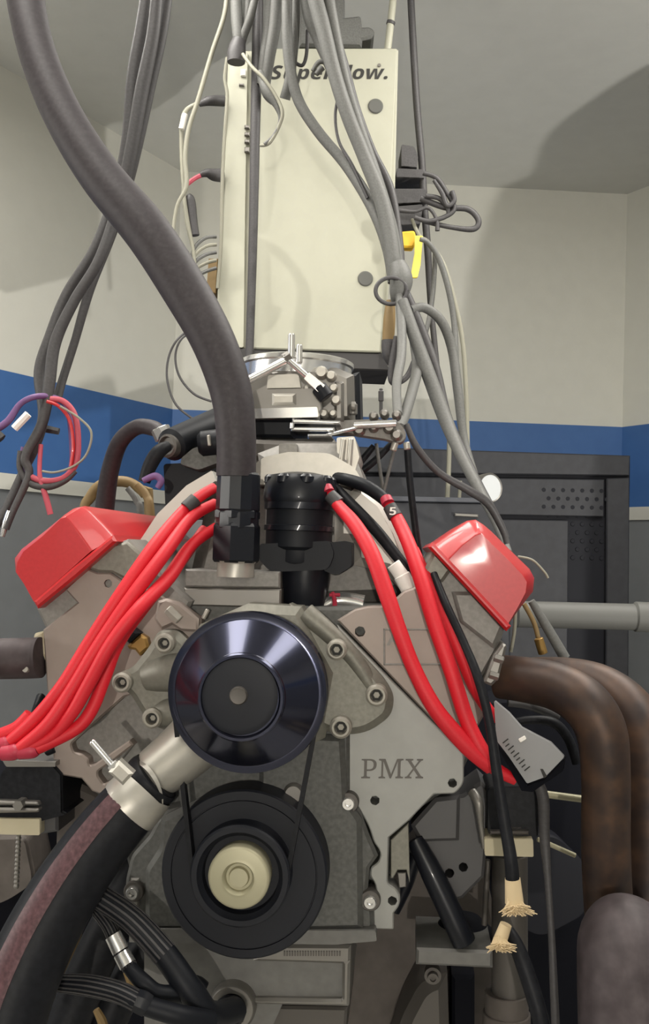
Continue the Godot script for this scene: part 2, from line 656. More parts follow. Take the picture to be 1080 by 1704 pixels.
func room() -> void:
	var plan := [Vector2(-0.66, -4.16), Vector2(1.28, -4.25), Vector2(3.4, -0.55), Vector2(3.4, 6.0), Vector2(-2.95, 6.0), Vector2(-2.95, 0.05)]
	var names := ["wall_back", "wall_right", "wall_side_right", "wall_front", "wall_side_left", "wall_left"]
	for k in 6:
		wall(names[k], plan[k], plan[(k + 1) % 6])
	for k in 2:
		var b := MB.new()
		var fr := Transform3D(Basis(Vector3.RIGHT, Vector3.BACK, Vector3.DOWN), Vector3.ZERO)
		slab(b, fr, PackedVector2Array(plan), -3.15 if k == 0 else 0.0, -3.0 if k == 0 else 0.15)
		single("ceiling" if k == 0 else "floor", b, "ceiling_paint" if k == 0 else "floor_concrete", "", "")
	# unseen added blocker, head-and-shoulder outline, throws the round shade on ceiling and wall
	var b := MB.new()
	lathe(b, Transform3D(Basis(Vector3.RIGHT, Vector3.FORWARD, Vector3.UP), Vector3(1.95, 0, -2.1)), [[0, 0.005], [0.385, 0.005], [0.385, 1.3], [0.365, 1.475], [0.33, 1.6], [0.285, 1.725], [0.32, 1.8], [0.405, 1.9], [0.42, 2.0], [0.40, 2.14], [0.34, 2.28], [0.2, 2.38], [0, 2.4]], 40)
	single("trim_shadow_caster", b, "pipe_grey", "", "")

# ---------------------------------------------------------------- the control cabinet
func cabinet() -> void:
	var fr := frame(2.4, 510, 330)
	var o := thing("control_cabinet", "cream painted steel electrical control box hanging behind the engine", "cabinet", Transform3D(Basis(), on(fr, 500, 600, 0)))
	var b := MB.new()
	prism(b, fr, [[380, 84], [663, 82], [657, 330], [640, 587], [357, 580], [370, 330]], -0.22, -0.015, 0.004)
	part(o, "body", b, "cabinet_paint")
	b = MB.new()
	prism(b, fr, [[428, 80, 3], [661, 80, 3], [650, 330], [633, 586, 3], [422, 580, 3], [424, 330]], -0.016, 0.004, 0.003)
	var door := part(o, "door", b, "cabinet_paint")
	b = MB.new()
	prism(b, fr, [[384, 100, 3], [412, 84, 3], [408, 330], [405, 578, 3], [362, 577, 3], [374, 330]], -0.016, 0.0, 0.003)
	part(o, "side_panel", b, "cabinet_paint")
	for h in [[625, 177], [608, 464]]:
		b = MB.new()
		lathe(b, Transform3D(fr.basis, on(fr, h[0], h[1], 0.004)), [[0, -0.002], [0.0185, -0.002], [0.0185, 0.002], [0.016, 0.004], [0, 0.0035]], 24)
		part(door, "round_latch", b, "grommet")
	b = MB.new()
	lathe(b, Transform3D(fr.basis, on(fr, 631, 109, 0.004)), [[0, -0.002], [0.005, -0.002], [0.004, 0.003], [0, 0.003]], 12)
	part(door, "screw", b, "steel")
	b = MB.new()
	letters(b, fr, "SuperFlow.", "Droid Sans", 447, 642, 139, 108, 0.0045, 0.25, 700)
	part(door, "lettering", b, "lettering")
	for v in [[405, 122, 12], [402, 142, 4], [411, 212, 6], [411, 224, 6], [411, 236, 6], [411, 250, 9]]:
		b = MB.new()
		box(b, Transform3D(fr.basis, on(fr, v[0], v[1], 0.002)), Vector3.ZERO, Vector3(0.012, v[2] * 0.0014, 0.012), 0.002)
		part(o, "plug", b, "steel" if v[2] != 12 else "white_sleeve")
	b = MB.new()
	prism(b, fr, [[352, 578], [640, 588], [648, 617], [570, 614], [352, 606]], -0.2, 0.0, 0.003)
	part(o, "bottom_plate", b, "cabinet_black")
	for e in [[355, 430, 488, 8], [349, 506, 528, 5]]:
		b = MB.new()
		prism(b, fr, [[e[0] - e[3], e[1]], [e[0] + e[3], e[1]], [e[0] + e[3] - 4, e[2]], [e[0] - e[3] - 4, e[2]]], -0.12, -0.05, 0.002)
		part(o, "socket_strip", b, "tan_cable" if e[3] == 8 else "socket")
	# clamp and gland on its top
	b = MB.new()
	prism(b, fr, [[498, -178], [572, -178], [574, 28], [600, 25, 4], [603, 44], [616, 43, 6], [625, 52, 6], [618, 62], [603, 66], [602, 78], [498, 76]], -0.14, -0.04, 0.006)
	single("cable_clamp", b, "cable_grey", "dark grey hanging post with a side lug on top of the cream control box", "clamp")
	var c := thing("conduit", "cream plastic conduit tube rising from the top right corner of the control box", "conduit", spot(648, 80, 2.45))
	b = MB.new()
	tube(b, [[657, -40, 2.45], [655, -10, 2.45], [650, 40, 2.45], [645, 84, 2.45]], 6)
	part(c, "tube", b, "cabinet_paint")
	b = MB.new()
	tube(b, [[649.5, 41, 2.45], [651, 36, 2.45]], 7.2)
	part(c, "cable_tie", b, "cable_dark")

# ---------------------------------------------------------------- things far behind
func locker_and_bed() -> void:
	var fr := frame(3.4)
	var o := thing("metal_locker", "large black metal locker with a perforated door against the back wall", "locker", Transform3D(Basis(), on(fr, 850, 1750, 0)))
	var b := MB.new()
	prism(b, fr, [[560, 742], [1049, 758], [1044, 1130], [1042, 1800], [560, 1800]], -0.5, -0.02, 0.004)
	part(o, "body", b, "locker_dark")
	b = MB.new()
	prism(b, fr, [[560, 742], [1049, 758], [1048, 792], [560, 786]], -0.02, 0.006, 0.004)
	part(o, "top_rail", b, "locker")
	b = MB.new()
	prism(b, fr, [[1010, 796], [1048, 795], [1042, 1800], [1004, 1800]], -0.02, 0.006, 0.004)
	part(o, "stile", b, "locker")
	b = MB.new()
	prism(b, fr, [[562, 792], [1006, 798], [1005, 860], [562, 852]], -0.02, 0.0, 0.003)
	part(o, "upper_panel", b, "locker")
	b = MB.new()
	prism(b, fr, [[562, 860], [946, 866], [940, 1800], [562, 1800]], -0.02, -0.004, 0.003)
	var door := part(o, "door", b, "locker")
	b = MB.new()
	for r in 9:
		for k in 7:
			var x := 905.0 + k * 16 + (r % 2) * 8
			var y := 815.0 + r * 14 + (x - 905) * 0.02
			lathe(b, Transform3D(fr.basis, on(fr, x, y, 0.0 if y < 855 else -0.018)), [[0, -0.001], [0.008, -0.001], [0.007, 0.0012], [0, 0.0012]], 8)
	var pf := part(o, "perforation", b, "locker_dark")
	pf.set_meta("kind", "stuff")
	fr = frame(2.75)
	o = thing("tool_chest", "dark blue grey steel chest with a thin pale handle in front of the black locker", "chest", Transform3D(Basis(), on(fr, 730, 1010, 0)))
	b = MB.new()
	prism(b, fr, [[590, 832], [812, 836], [840, 884], [850, 930], [850, 1768], [590, 1764]], -0.35, 0.0, 0.006)
	part(o, "body", b, "locker")
	b = MB.new()
	prism(b, fr, [[590, 824], [810, 829], [814, 837], [590, 833]], -0.36, 0.006, 0.002)
	part(o, "lid", b, "tool_grey")
	b = MB.new()
	prism(b, fr, [[757, 854], [796, 856], [796, 861], [757, 859]], 0.0, 0.012, 0.002)
	part(o, "handle", b, "steel")
	o = thing("gauge", "round white dial gauge standing above the chest beside the cables", "gauge", spot(815, 840, 2.9))
	var gf := Transform3D(Basis(Vector3.UP, 0.5), at(815, 812, 2.9))
	b = MB.new()
	lathe(b, gf, [[0, -0.03], [0.042, -0.03], [0.045, 0.0], [0.042, 0.006], [0.039, 0.004]], 28)
	part(o, "rim", b, "steel")
	b = MB.new()
	lathe(b, gf, [[0, 0], [0.04, 0.0], [0.04, 0.003], [0, 0.003]], 28)
	part(o, "dial", b, "dial")
	b = MB.new()
	tube(b, [[812, 832, 2.9], [812, 850, 2.9], [810, 885, 2.9]], 5)
	part(o, "stem", b, "steel")
	b = MB.new()
	for v in [[747, 690, 800], [712, 768, 826], [750, 800, 826]]:
		pass
	# the dyno bed and its absorber
	fr = frame(1.95)
	o = thing("dyno_absorber", "black dynamometer housing low behind the engine between the headers", "machine", Transform3D(Basis(), on(fr, 800, 1790, 0)))
	b = MB.new()
	prism(b, fr, [[520, 1165], [900, 1150, 20], [1010, 1170, 20], [1140, 1190], [1140, 1800], [520, 1800]], -0.5, 0.0, 0.02)
	part(o, "housing", b, "bed_dark")
	b = MB.new()
	prism(b, fr, [[840, 1380, 12], [930, 1395, 16], [985, 1450, 12], [975, 1520, 20], [900, 1560, 20], [830, 1520, 12]], 0.0, 0.07, 0.02)
	part(o, "casting", b, "locker_dark")
	fr = frame(1.75)
	o = thing("dyno_bed", "dark steel dynamometer bed low at the left behind the striped hose", "machine", Transform3D(Basis(), on(fr, 120, 1790, 0)))
	b = MB.new()
	prism(b, fr, [[-80, 1300], [60, 1300, 10], [330, 1330], [330, 1800], [-80, 1800]], -0.5, 0.0, 0.02)
	part(o, "frame", b, "bed_dark")
	b = MB.new()
	prism(b, fr, [[-60, 1400, 8], [40, 1396, 12], [55, 1470, 20], [10, 1500, 20], [-60, 1520]], 0.0, 0.12, 0.02)
	part(o, "bearing_cap", b, "brown_dark")
	fr = frame(2.0)
	o = thing("grey_pipe", "horizontal grey steel pipe with a coupling at the right wall", "pipe", on_t(fr, 980, 1048))
	b = MB.new()
	rod(b, at(860, 1022, 2.0), at(1062, 1027, 2.0), 22.0 * 2.0 / F, 24)
	part(o, "pipe", b, "pipe_grey")
	b = MB.new()
	rod(b, at(1054, 1026, 2.0), at(1140, 1030, 2.0), 25.0 * 2.0 / F, 24, 0.004)
	part(o, "coupling", b, "pipe_grey")

func on_t(fr: Transform3D, px: float, py: float) -> Transform3D:
	return Transform3D(Basis(), on(fr, px, py, 0))

# ---------------------------------------------------------------- the engine
func er(rpx: float, dz: float) -> float:   # pixels to metres on the plane z = dz of the engine
	return rpx * (DE - dz) / F

func efr(px: float, py: float, dz: float, tilt := Vector2.ZERO) -> Transform3D:   # a turning frame on the engine, its axis out of the block face
	var l := onp(EX, px, py, dz)
	return EX * Transform3D(Basis(Vector3.UP, tilt.x) * Basis(Vector3.RIGHT, tilt.y), l)

func ring3(list: Array, dz: float, dz_at := 999.0) -> PackedVector3Array:   # pixel outline on the plane dz, then moved to dz_at along the engine's axis
	var out := PackedVector3Array()
	for v in list:
		var l := onp(EX, v[0], v[1], dz)
		if dz_at < 900:
			l.z = dz_at
		out.append(EX * l)
	return out

func mixed(a: Array, c: Array, u: float) -> Array:
	var out := []
	for k in a.size():
		out.append([lerpf(a[k][0], c[k][0], u), lerpf(a[k][1], c[k][1], u)])
	return out

func socket_bolt(o: Node3D, px: float, py: float, dz: float, r0: float, r1: float, h := 0.014, m := "bolt_grey") -> void:
	var b := MB.new()
	var R := er(r0, dz)
	var r := er(r1, dz)
	var f := efr(px, py, dz)
	lathe(b, f, [[0, -0.02], [R, -0.02], [R, h - 0.003], [R - 0.0025, h], [r, h], [r - 0.001, h - 0.007], [0, h - 0.007]], 24)
	var bolt := part(o, "bolt", b, m)
	b = MB.new()
	lathe(b, f, [[0, h - 0.0075], [r * 0.93, h - 0.0075], [r * 0.93, h - 0.0062], [r * 0.5, h - 0.0062], [r * 0.45, h - 0.010], [0, h - 0.010]], 6)
	part(bolt, "hex_socket", b, "socket")

func valve_cover(o: Node3D, outer: Array, face: Array, rail: Array, label: String) -> void:
	var b := MB.new()
	loft(b, [ring3(outer, 0.0, -0.43), ring3(outer, 0.0, -0.016), ring3(mixed(outer, face, 0.12), 0.0, -0.008), ring3(mixed(outer, face, 0.55), 0.0, 0.004), ring3(mixed(outer, face, 0.9), 0.0, 0.0135), ring3(face, 0.0, 0.015)])
	var vc := part(o, "valve_cover", b, "red_paint", label, 44.0)
	b = MB.new()
	prism(b, EX, rail, -0.44, 0.019, 0.003)
	part(vc, "rail", b, "red_paint")

func engine() -> void:
	var o := thing("engine", "V8 engine with red valve covers, black pulleys and pale front plates on the test stand", "engine", Transform3D(EX.basis, EX * Vector3(0, -0.3, -0.1)))
	var b := MB.new()
	prism(b, EX, [[78, 1090], [140, 1010], [300, 990], [520, 1010], [640, 1010], [800, 1120], [790, 1240], [760, 1305], [700, 1345], [655, 1400], [640, 1545], [240, 1545], [210, 1430], [160, 1322], [135, 1296], [90, 1285], [94, 1215]], -0.5, -0.022, 0.004)
	part(o, "engine_block", b, "cast_dark")
	b = MB.new()
	prism(b, EX, [[112, 1236], [206, 1152], [290, 1160], [330, 1230], [290, 1330], [180, 1330], [140, 1290]], -0.03, -0.017, 0.002)
	part(o, "deck_face", b, "cast")
	# the two heads
	b = MB.new()
	prism(b, EX, [[60, 1014], [120, 965], [190, 905], [212, 897], [240, 924], [262, 950], [320, 1000], [300, 1040], [120, 1100], [76, 1048]], -0.45, -0.006, 0.004)
	var hl := part(o, "cylinder_head", b, "cast")
	b = MB.new()
	prism(b, EX, [[143, 945], [180, 908], [212, 901], [238, 925], [212, 966], [186, 953], [163, 952]], -0.02, 0.002, 0.003)
	part(hl, "cast_lug", b, "cast_green")
	b = MB.new()
	prism(b, EX, [[842, 1042], [826, 1086], [800, 1132], [770, 1090], [735, 1000], [690, 982], [706, 945], [722, 914]], -0.45, -0.006, 0.004)
	var hr := part(o, "cylinder_head", b, "cast")
	b = MB.new()
	prism(b, EX, [[690, 980], [722, 915], [752, 948], [738, 968], [722, 976]], -0.02, 0.004, 0.004)
	part(hr, "cast_lug", b, "cast_green")
	b = MB.new()
	prism(b, EX, [[838, 1042], [822, 1080], [766, 1036], [752, 985], [786, 985]], -0.02, 0.002, 0.004)
	part(hr, "chamfer_face", b, "cast")
	valve_cover(o, [[60, 1004], [38, 968], [19, 943], [18, 928], [30, 913], [70, 882], [104, 854], [119, 844], [134, 841], [147, 850], [169, 872], [189, 893], [125, 948]],
		[[64, 1000], [48, 971], [35, 952], [37, 936], [47, 918], [78, 893], [100, 872], [108, 864], [115, 862], [122, 869], [140, 893], [157, 918], [111, 959]],
		[[55, 1001], [62, 1013], [128, 959], [194, 901], [187, 890], [122, 943]], "red painted valve cover")
	valve_cover(o, [[846, 1042], [870, 1010], [890, 985], [892, 962], [884, 947], [850, 914], [820, 884], [806, 872], [793, 864], [778, 866], [748, 886], [719, 906], [780, 972]],
		[[843, 1037], [860, 1008], [872, 985], [874, 968], [866, 955], [842, 930], [818, 907], [806, 895], [799, 889], [790, 892], [768, 909], [746, 932], [795, 985]],
		[[851, 1042], [843, 1051], [777, 980], [712, 910], [720, 902], [784, 970]], "red painted valve cover")
	# bolted front plates
	b = MB.new()
	prism(b, EX, [[71, 1048], [128, 1003], [108, 981], [145, 946], [162, 953], [184, 953], [206, 968], [262, 985], [275, 996], [300, 1008], [335, 1030], [335, 1100], [240, 1150], [206, 1160], [118, 1238, 5], [122, 1252, 5], [135, 1254, 5], [147, 1263, 4], [148, 1274, 4], [158, 1271], [215, 1232], [222, 1240], [186, 1268], [162, 1284, 4], [163, 1292], [172, 1305, 3], [190, 1296], [192, 1330], [153, 1317], [135, 1296], [88, 1288], [88, 1246], [96, 1215], [78, 1150]], -0.02, 0.0, 0.002, [[180, 971, 7]])
	var pl := part(o, "front_plate", b, "plate", "dull grey front plate with a cut-out")
	b = MB.new()
	prism(b, EX, [[262, 1000], [276, 996], [300, 1004], [330, 1030], [330, 1052], [300, 1050], [286, 1040], [268, 1048], [256, 1030]], -0.01, 0.010, 0.003, [[286, 1037, 5.5]])
	part(pl, "boss", b, "plate")
	b = MB.new()
	var f0 := facing(on(EX, 283, 1012, 0.012), EX.basis.x * 0.7 - EX.basis.y * 0.7)
	rod(b, on(EX, 279, 1013, 0.014), on(EX, 299, 1032, 0.014), er(9, 0), 6)
	part(pl, "hex_plug", b, "machined")
	b = MB.new()
	rod(b, on(EX, 200, 1262, -0.012), on(EX, 222, 1234, -0.012), er(5, 0), 10)
	part(pl, "rib", b, "cast")
	b = MB.new()
	rod(b, on(EX, 338, 1030, 0.0), on(EX, 346, 1014, 0.0), er(4, 0), 10)
	part(pl, "dowel", b, "machined")
	# sensor: black plug over a brass body
	b = MB.new()
	prism(b, EX, [[200, 1056], [216, 1043], [232, 1054], [214, 1071]], -0.005, 0.018, 0.003)
	var sn := part(o, "temperature_sensor", b, "black_plastic", "small black plug on a brass body")
	b = MB.new()
	prism(b, EX, [[211, 1075], [234, 1055], [244, 1062], [248, 1078], [232, 1092], [224, 1082], [214, 1080]], -0.005, 0.014, 0.003)
	part(sn, "brass_body", b, "brass")
	# right head plate above the diagonal joint, with its framed emblem
	b = MB.new()
	prism(b, EX, [[561, 1032], [590, 1014], [612, 1009], [645, 1008], [672, 984], [700, 974], [732, 982], [762, 1058], [800, 1148], [806, 1190], [770, 1252]], -0.02, 0.004, 0.002, [[599, 1051, 9], [722, 1192, 8]])
	pl = part(o, "front_plate", b, "plate", "pale grey head plate with a framed emblem")
	b = MB.new()
	for e in [[638, 1046, 762, 1049], [638, 1104, 762, 1107], [638, 1046, 641, 1107], [759, 1046, 762, 1107]]:
		prism(b, EX, [[e[0], e[1]], [e[2], e[1]], [e[2], e[3]], [e[0], e[3]]], 0.003, 0.0052, 0.0005)
	part(pl, "emblem_frame", b, "cast")
	b = MB.new()
	letters(b, EX, "A", "Droid Sans", 643, 667, 1074, 1050, 0.0044, 0.1, 700)
	part(pl, "emblem", b, "cast")
	# the pale plate with its name
	b = MB.new()
	prism(b, EX, [[561, 1040], [772, 1256, 4], [772, 1305, 14], [757, 1321, 6], [722, 1322], [680, 1366], [647, 1394], [645, 1470, 4], [658, 1478, 6], [667, 1492, 8], [664, 1508, 6], [655, 1520], [655, 1547, 3], [622, 1546, 3], [621, 1514], [628, 1490, 8], [624, 1470, 6], [616, 1458, 4], [617, 1444, 4], [631, 1434, 8], [634, 1418, 8], [622, 1402, 6], [614, 1376, 10], [598, 1347, 8], [580, 1322], [578, 1130]], -0.02, 0.012, 0.0015, [[624, 1332, 8], [753, 1303, 8], [653, 1499, 8]])
	pl = part(o, "front_plate", b, "plate_pale", "pale machined plate engraved PMX")
	b = MB.new()
	letters(b, EX, "PMX", "Droid Serif", 601, 704, 1295, 1263, 0.0122)
	part(pl, "engraving", b, "dark_steel")
	b = MB.new()
	prism(b, EX, [[650, 1398], [680, 1369], [682, 1470], [676, 1448], [662, 1448], [654, 1462], [650, 1462]], -0.03, 0.004, 0.001)
	part(pl, "lower_web", b, "cast_green")
	b = MB.new()
	prism(b, EX, [[661, 1452], [676, 1452], [676, 1476], [664, 1478]], -0.03, -0.002, 0.001)
	part(pl, "spacer", b, "steel")
	# timing cover
	b = MB.new()
	prism(b, EX, [[300, 1344], [272, 1350, 5], [258, 1370, 8], [250, 1388, 8], [218, 1424, 8], [207, 1470, 14], [212, 1522], [244, 1560], [612, 1556], [622, 1540], [619, 1500], [612, 1480], [615, 1445], [629, 1425], [612, 1385], [600, 1350], [582, 1330], [582, 1210], [470, 1130], [330, 1130], [285, 1240]], -0.05, 0.016, 0.004)
	var tc := part(o, "timing_cover", b, "cast_dark")
	b = MB.new()
	prism(b, EX, [[266, 1362], [330, 1330], [350, 1550], [246, 1550], [240, 1520], [240, 1448, 10], [264, 1412, 10]], 0.0, 0.026, 0.006)
	prism(b, EX, [[430, 1220], [572, 1225], [578, 1330], [602, 1365, 6], [604, 1548], [430, 1552]], 0.0, 0.026, 0.006)
	part(tc, "raised_face", b, "cast_dark")
	b = MB.new()
	prism(b, EX, [[217, 1462], [231, 1462], [231, 1510], [217, 1516]], 0.0, 0.020, 0.002)
	part(tc, "pad", b, "cast")
	for v in [[580, 1335, 0.020], [616, 1498, 0.018], [223, 1483, 0.020]]:
		b = MB.new()
		lathe(b, efr(v[0], v[1], v[2]), [[0, -0.02], [er(17, 0), -0.02], [er(17, 0), 0.001], [er(15.5, 0), 0.0025], [0, 0.0025]], 24)
		var bo := part(o, "bolt", b, "dark_steel")
		b = MB.new()
		lathe(b, efr(v[0], v[1], v[2]), [[0, 0.002], [er(11, 0), 0.002], [er(11, 0), 0.008], [er(9, 0), 0.010], [er(5, 0), 0.010], [er(4.5, 0), 0.006], [0, 0.006]], 20)
		part(bo, "bolt_head", b, "chrome")
	b = MB.new()
	lathe(b, efr(490, 1318, 0.022), [[0, -0.02], [er(17, 0), -0.01], [er(17, 0), 0.006], [er(13, 0), 0.012], [0, 0.012]], 20)
	part(tc, "plug", b, "steel")
	# water pump
	b = MB.new()
	prism(b, EX, [[262, 1050, 8], [292, 1048, 12], [330, 1085], [330, 1230], [285, 1220], [262, 1214, 10], [244, 1204, 10], [214, 1156, 10], [192, 1142, 12], [194, 1122, 10], [218, 1112, 10], [242, 1082, 14]], -0.01, 0.022, 0.008)
	prism(b, EX, [[480, 1005], [530, 1030, 20], [562, 1058, 10], [590, 1078, 14], [640, 1132, 14], [656, 1160, 14], [652, 1192, 20], [612, 1222, 24], [560, 1226, 10], [500, 1200]], -0.01, 0.03, 0.009)
	prism(b, EX, [[330, 1040], [410, 1005], [500, 1010], [560, 1120], [540, 1230], [420, 1290], [310, 1250], [290, 1120]], -0.01, 0.036, 0.01)
	lathe(b, efr(410, 1150, 0), [[0, 0.0], [0.075, 0.0], [0.062, 0.05], [0.04, 0.075], [0, 0.075]], 32)
	var wp := part(o, "water_pump", b, "cast_green")
	b = MB.new()
	sweep(b, [v4(EX, 508, 1022, 0.02, 20), v4(EX, 545, 1052, 0.024, 17), v4(EX, 590, 1098, 0.024, 15), v4(EX, 622, 1150, 0.02, 15)], 16, 6)
	sweep(b, [v4(EX, 325, 1118, 0.02, 36), v4(EX, 280, 1120, 0.018, 32), v4(EX, 246, 1128, 0.012, 24)], 16, 6)
	sweep(b, [v4(EX, 325, 1180, 0.016, 26), v4(EX, 285, 1185, 0.016, 26), v4(EX, 262, 1190, 0.012, 20)], 16, 6)
	part(wp, "water_passage", b, "cast_green")
	for v in [[277, 1069, 17, 10, 0.022], [207, 1134, 17, 10, 0.02], [257, 1193, 17, 10, 0.022], [561, 1080, 17, 11, 0.036], [627, 1155, 18, 11, 0.03], [568, 1208, 18, 11, 0.032]]:
		socket_bolt(wp, v[0], v[1], v[4], v[2], v[3])
	b = MB.new()
	sweep(b, [v4(EX, 345, 1215, 0.04, 52), v4(EX, 300, 1255, 0.06, 48), v4(EX, 262, 1285, 0.075, 44), v4(EX, 236, 1308, 0.085, 43)], 28, 6)
	part(wp, "inlet_neck", b, "machined")
	# pulley of the pump: a glossy black cone with a flat nose
	b = MB.new()
	var r := er(135, 0.09)
	lathe(b, efr(411, 1152, 0.09), [[0, -0.03], [r - 0.006, -0.03], [r - 0.001, -0.024], [r - 0.004, -0.016], [r - 0.012, -0.012], [r - 0.004, -0.008], [r, -0.002], [r - 0.001, 0.002], [r - 0.006, 0.004], [r - 0.009, 0.004], [r * 0.535, 0.036], [r * 0.53, 0.040]], 72)
	lathe(b, efr(411, 1152, 0.09), [[r * 0.53, 0.040], [r * 0.51, 0.042], [r * 0.48, 0.042], [r * 0.455, 0.0385], [0.0, 0.0385]], 72)
	var pu := part(o, "pump_pulley", b, "black_gloss", "glossy black cone pulley", 30.0)
	b = MB.new()
	lathe(b, efr(397.5, 1157, 0.1285), [[0, -0.002], [er(66, 0.13), -0.002], [er(66, 0.13), 0.001], [er(56, 0.13), 0.003], [er(20, 0.13), 0.003], [0, 0.003]], 48)
	part(pu, "nose", b, "damper_black")
	b = MB.new()
	lathe(b, efr(397.5, 1157, 0.1315), [[0, -0.002], [er(15.5, 0.13), -0.002], [er(15.5, 0.13), 0.003], [er(13.5, 0.13), 0.005], [er(11, 0.13), 0.0045], [0, 0.0045]], 24)
	part(pu, "shaft_end", b, "dark_steel")
	# crank damper, its pulley and hub
	b = MB.new()
	r = er(139, 0.065)
	lathe(b, efr(405.5, 1455, 0.065), [[0, -0.045], [r - 0.002, -0.045], [r, -0.043], [r, -0.002], [r - 0.002, 0], [r * 0.885, 0.0], [r * 0.88, -0.002], [r * 0.868, -0.002], [r * 0.863, 0], [r * 0.6, 0.0], [0, 0.0]], 72)
	var da := part(o, "crank_damper", b, "damper_black", "broad matt black damper disc")
	b = MB.new()
	r = er(84, 0.09)
	lathe(b, efr(399, 1458, 0.09), [[0, -0.03], [r, -0.03], [r, -0.024], [r - 0.006, -0.016], [r - 0.006, -0.010], [r, -0.004], [r, 0.0], [r - 0.002, 0.002], [r * 0.86, 0.002], [r * 0.83, -0.001], [r * 0.77, -0.004], [r * 0.75, -0.014], [0, -0.014]], 60)
	part(da, "crank_pulley", b, "damper_black")
	b = MB.new()
	r = er(52, 0.1)
	lathe(b, efr(397, 1461, 0.1), [[0, -0.03], [r * 0.98, -0.03], [r, -0.002], [r * 0.97, 0.0005], [r * 0.90, 0.002], [r * 0.62, 0.0025], [r * 0.52, 0.0035], [r * 0.47, 0.001], [r * 0.42, -0.004], [r * 0.34, -0.004], [r * 0.3, 0.000], [0, 0.0005]], 48)
	part(da, "hub", b, "hub", "pale bronze hub disc with a stepped centre")
	# sump
	b = MB.new()
	prism(b, EX, [[215, 1546], [625, 1549, 3], [627, 1566, 3], [560, 1572], [215, 1568]], -0.44, 0.03, 0.004)
	var pan := part(o, "oil_pan", b, "pan")
	b = MB.new()
	prism(b, EX, [[240, 1560], [584, 1564], [581, 1674, 4], [470, 1671], [430, 1760], [240, 1760]], -0.40, 0.020, 0.003)
	part(pan, "pan_face", b, "pan")
	b = MB.new()
	prism(b, EX, [[570, 1600], [583, 1600], [581, 1676, 5], [420, 1672], [420, 1662], [569, 1664, 3]], -0.02, 0.028, 0.003)
	prism(b, EX, [[440, 1573], [584, 1574], [583, 1605], [420, 1600]], -0.02, 0.026, 0.003)
	part(pan, "lip", b, "steel")
	b = MB.new()
	for k in 22:
		var x := 472.0 + k * 4.4
		prism(b, EX, [[x, 1583], [x + 2.2, 1583], [x + 2.2, 1591], [x, 1591]], 0.024, 0.0275)
	var sr := part(pan, "serration", b, "dark_steel")
	sr.set_meta("kind", "stuff")
	b = MB.new()
	prism(b, EX, [[421, 1674], [578, 1677], [572, 1760], [421, 1760]], -0.40, 0.0, 0.003)
	part(pan, "sump", b, "dark_steel")
	b = MB.new()
	lathe(b, efr(388, 1672, 0.025), [[0, -0.02], [er(38, 0), -0.02], [er(38, 0), 0.006], [er(34, 0), 0.010], [er(24, 0), 0.010], [er(22, 0), 0.004], [0, 0.004]], 32)
	part(pan, "outlet_flange", b, "steel")
	# intake manifold with white-coated runners, seen between the wires
	b = MB.new()
	prism(b, EX, [[300, 1010], [340, 830], [430, 790], [425, 752], [470, 735], [560, 735], [592, 762], [606, 800], [640, 835], [690, 925], [700, 985], [640, 1006], [520, 1010]], -0.40, -0.13, 0.02)
	var im := part(o, "intake_manifold", b, "cast")
	b = MB.new()
	prism(b, EX, [[556, 845], [600, 800], [640, 832], [668, 880], [694, 945], [668, 985], [640, 952], [586, 940], [585, 904], [556, 902]], -0.25, -0.10, 0.012)
	part(im, "runner", b, "stainless_white")
	b = MB.new()
	prism(b, EX, [[352, 783], [358, 800], [300, 850], [240, 932], [218, 922], [262, 855], [310, 808]], -0.20, -0.09, 0.008)
	part(im, "runner", b, "stainless_white")
	b = MB.new()
	prism(b, EX, [[420, 775], [440, 760, 8], [480, 752], [548, 754, 10], [590, 778, 10], [606, 806], [420, 806]], -0.3, -0.09, 0.014)
	part(im, "plenum", b, "machined")
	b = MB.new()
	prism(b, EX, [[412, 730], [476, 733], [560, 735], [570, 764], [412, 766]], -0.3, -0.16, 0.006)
	part(im, "shade_fill", b, "dark_steel")  # dark block standing in for the shade in the hollow under the carburetor
	b = MB.new()
	prism(b, EX, [[464, 738, 3], [494, 738, 3], [494, 768, 3], [464, 768, 3]], -0.2, -0.13, 0.004)
	part(im, "pad", b, "cast")
	b = MB.new()
	prism(b, EX, [[560, 728, 4], [590, 726, 4], [598, 760], [588, 792, 4], [562, 782]], -0.25, -0.14, 0.006)
	part(im, "side_bracket", b, "machined")
	for v in [[572, 730, 566, 786], [584, 730, 580, 788]]:
		b = MB.new()
		rod(b, on(EX, v[0], v[1], -0.13), on(EX, v[2], v[3], -0.13), er(5, -0.13), 10)
		part(im, "stud", b, "machined")
	for v in [[668, 957, 686, 990, 14, "white_sleeve"], [654, 938, 670, 960, 12, "white_sleeve"]]:
		b = MB.new()
		rod(b, on(EX, v[0], v[1], -0.03), on(EX, v[2], v[3], -0.03), er(v[4], -0.03), 16)
		part(im, "white_plug", b, v[5])
	b = MB.new()
	sweep(b, [v4(EX, 522, 1020, -0.06, 12), v4(EX, 560, 1000, -0.07, 14), v4(EX, 605, 1006, -0.07, 16)], 14)
	part(im, "water_crossover", b, "chrome")
	carburetor(o)
	# thermostat housing: two stacked blocks
	b = MB.new()
	prism(b, EX, [[306, 978], [468, 980], [467, 1012], [304, 1008]], -0.10, -0.02, 0.002)
	var th := part(o, "thermostat_housing", b, "steel", "two stacked machined aluminium blocks")
	b = MB.new()
	prism(b, EX, [[308, 947], [466, 951], [466, 979], [307, 977]], -0.11, -0.02, 0.002)
	part(th, "upper_block", b, "cast")
	distributor(o)
	# timing belt of the accessories
	b = MB.new()
	var ca := onp(EX, 411, 1152, 0.0745)
	var cb := onp(EX, 399, 1458, 0.0775)
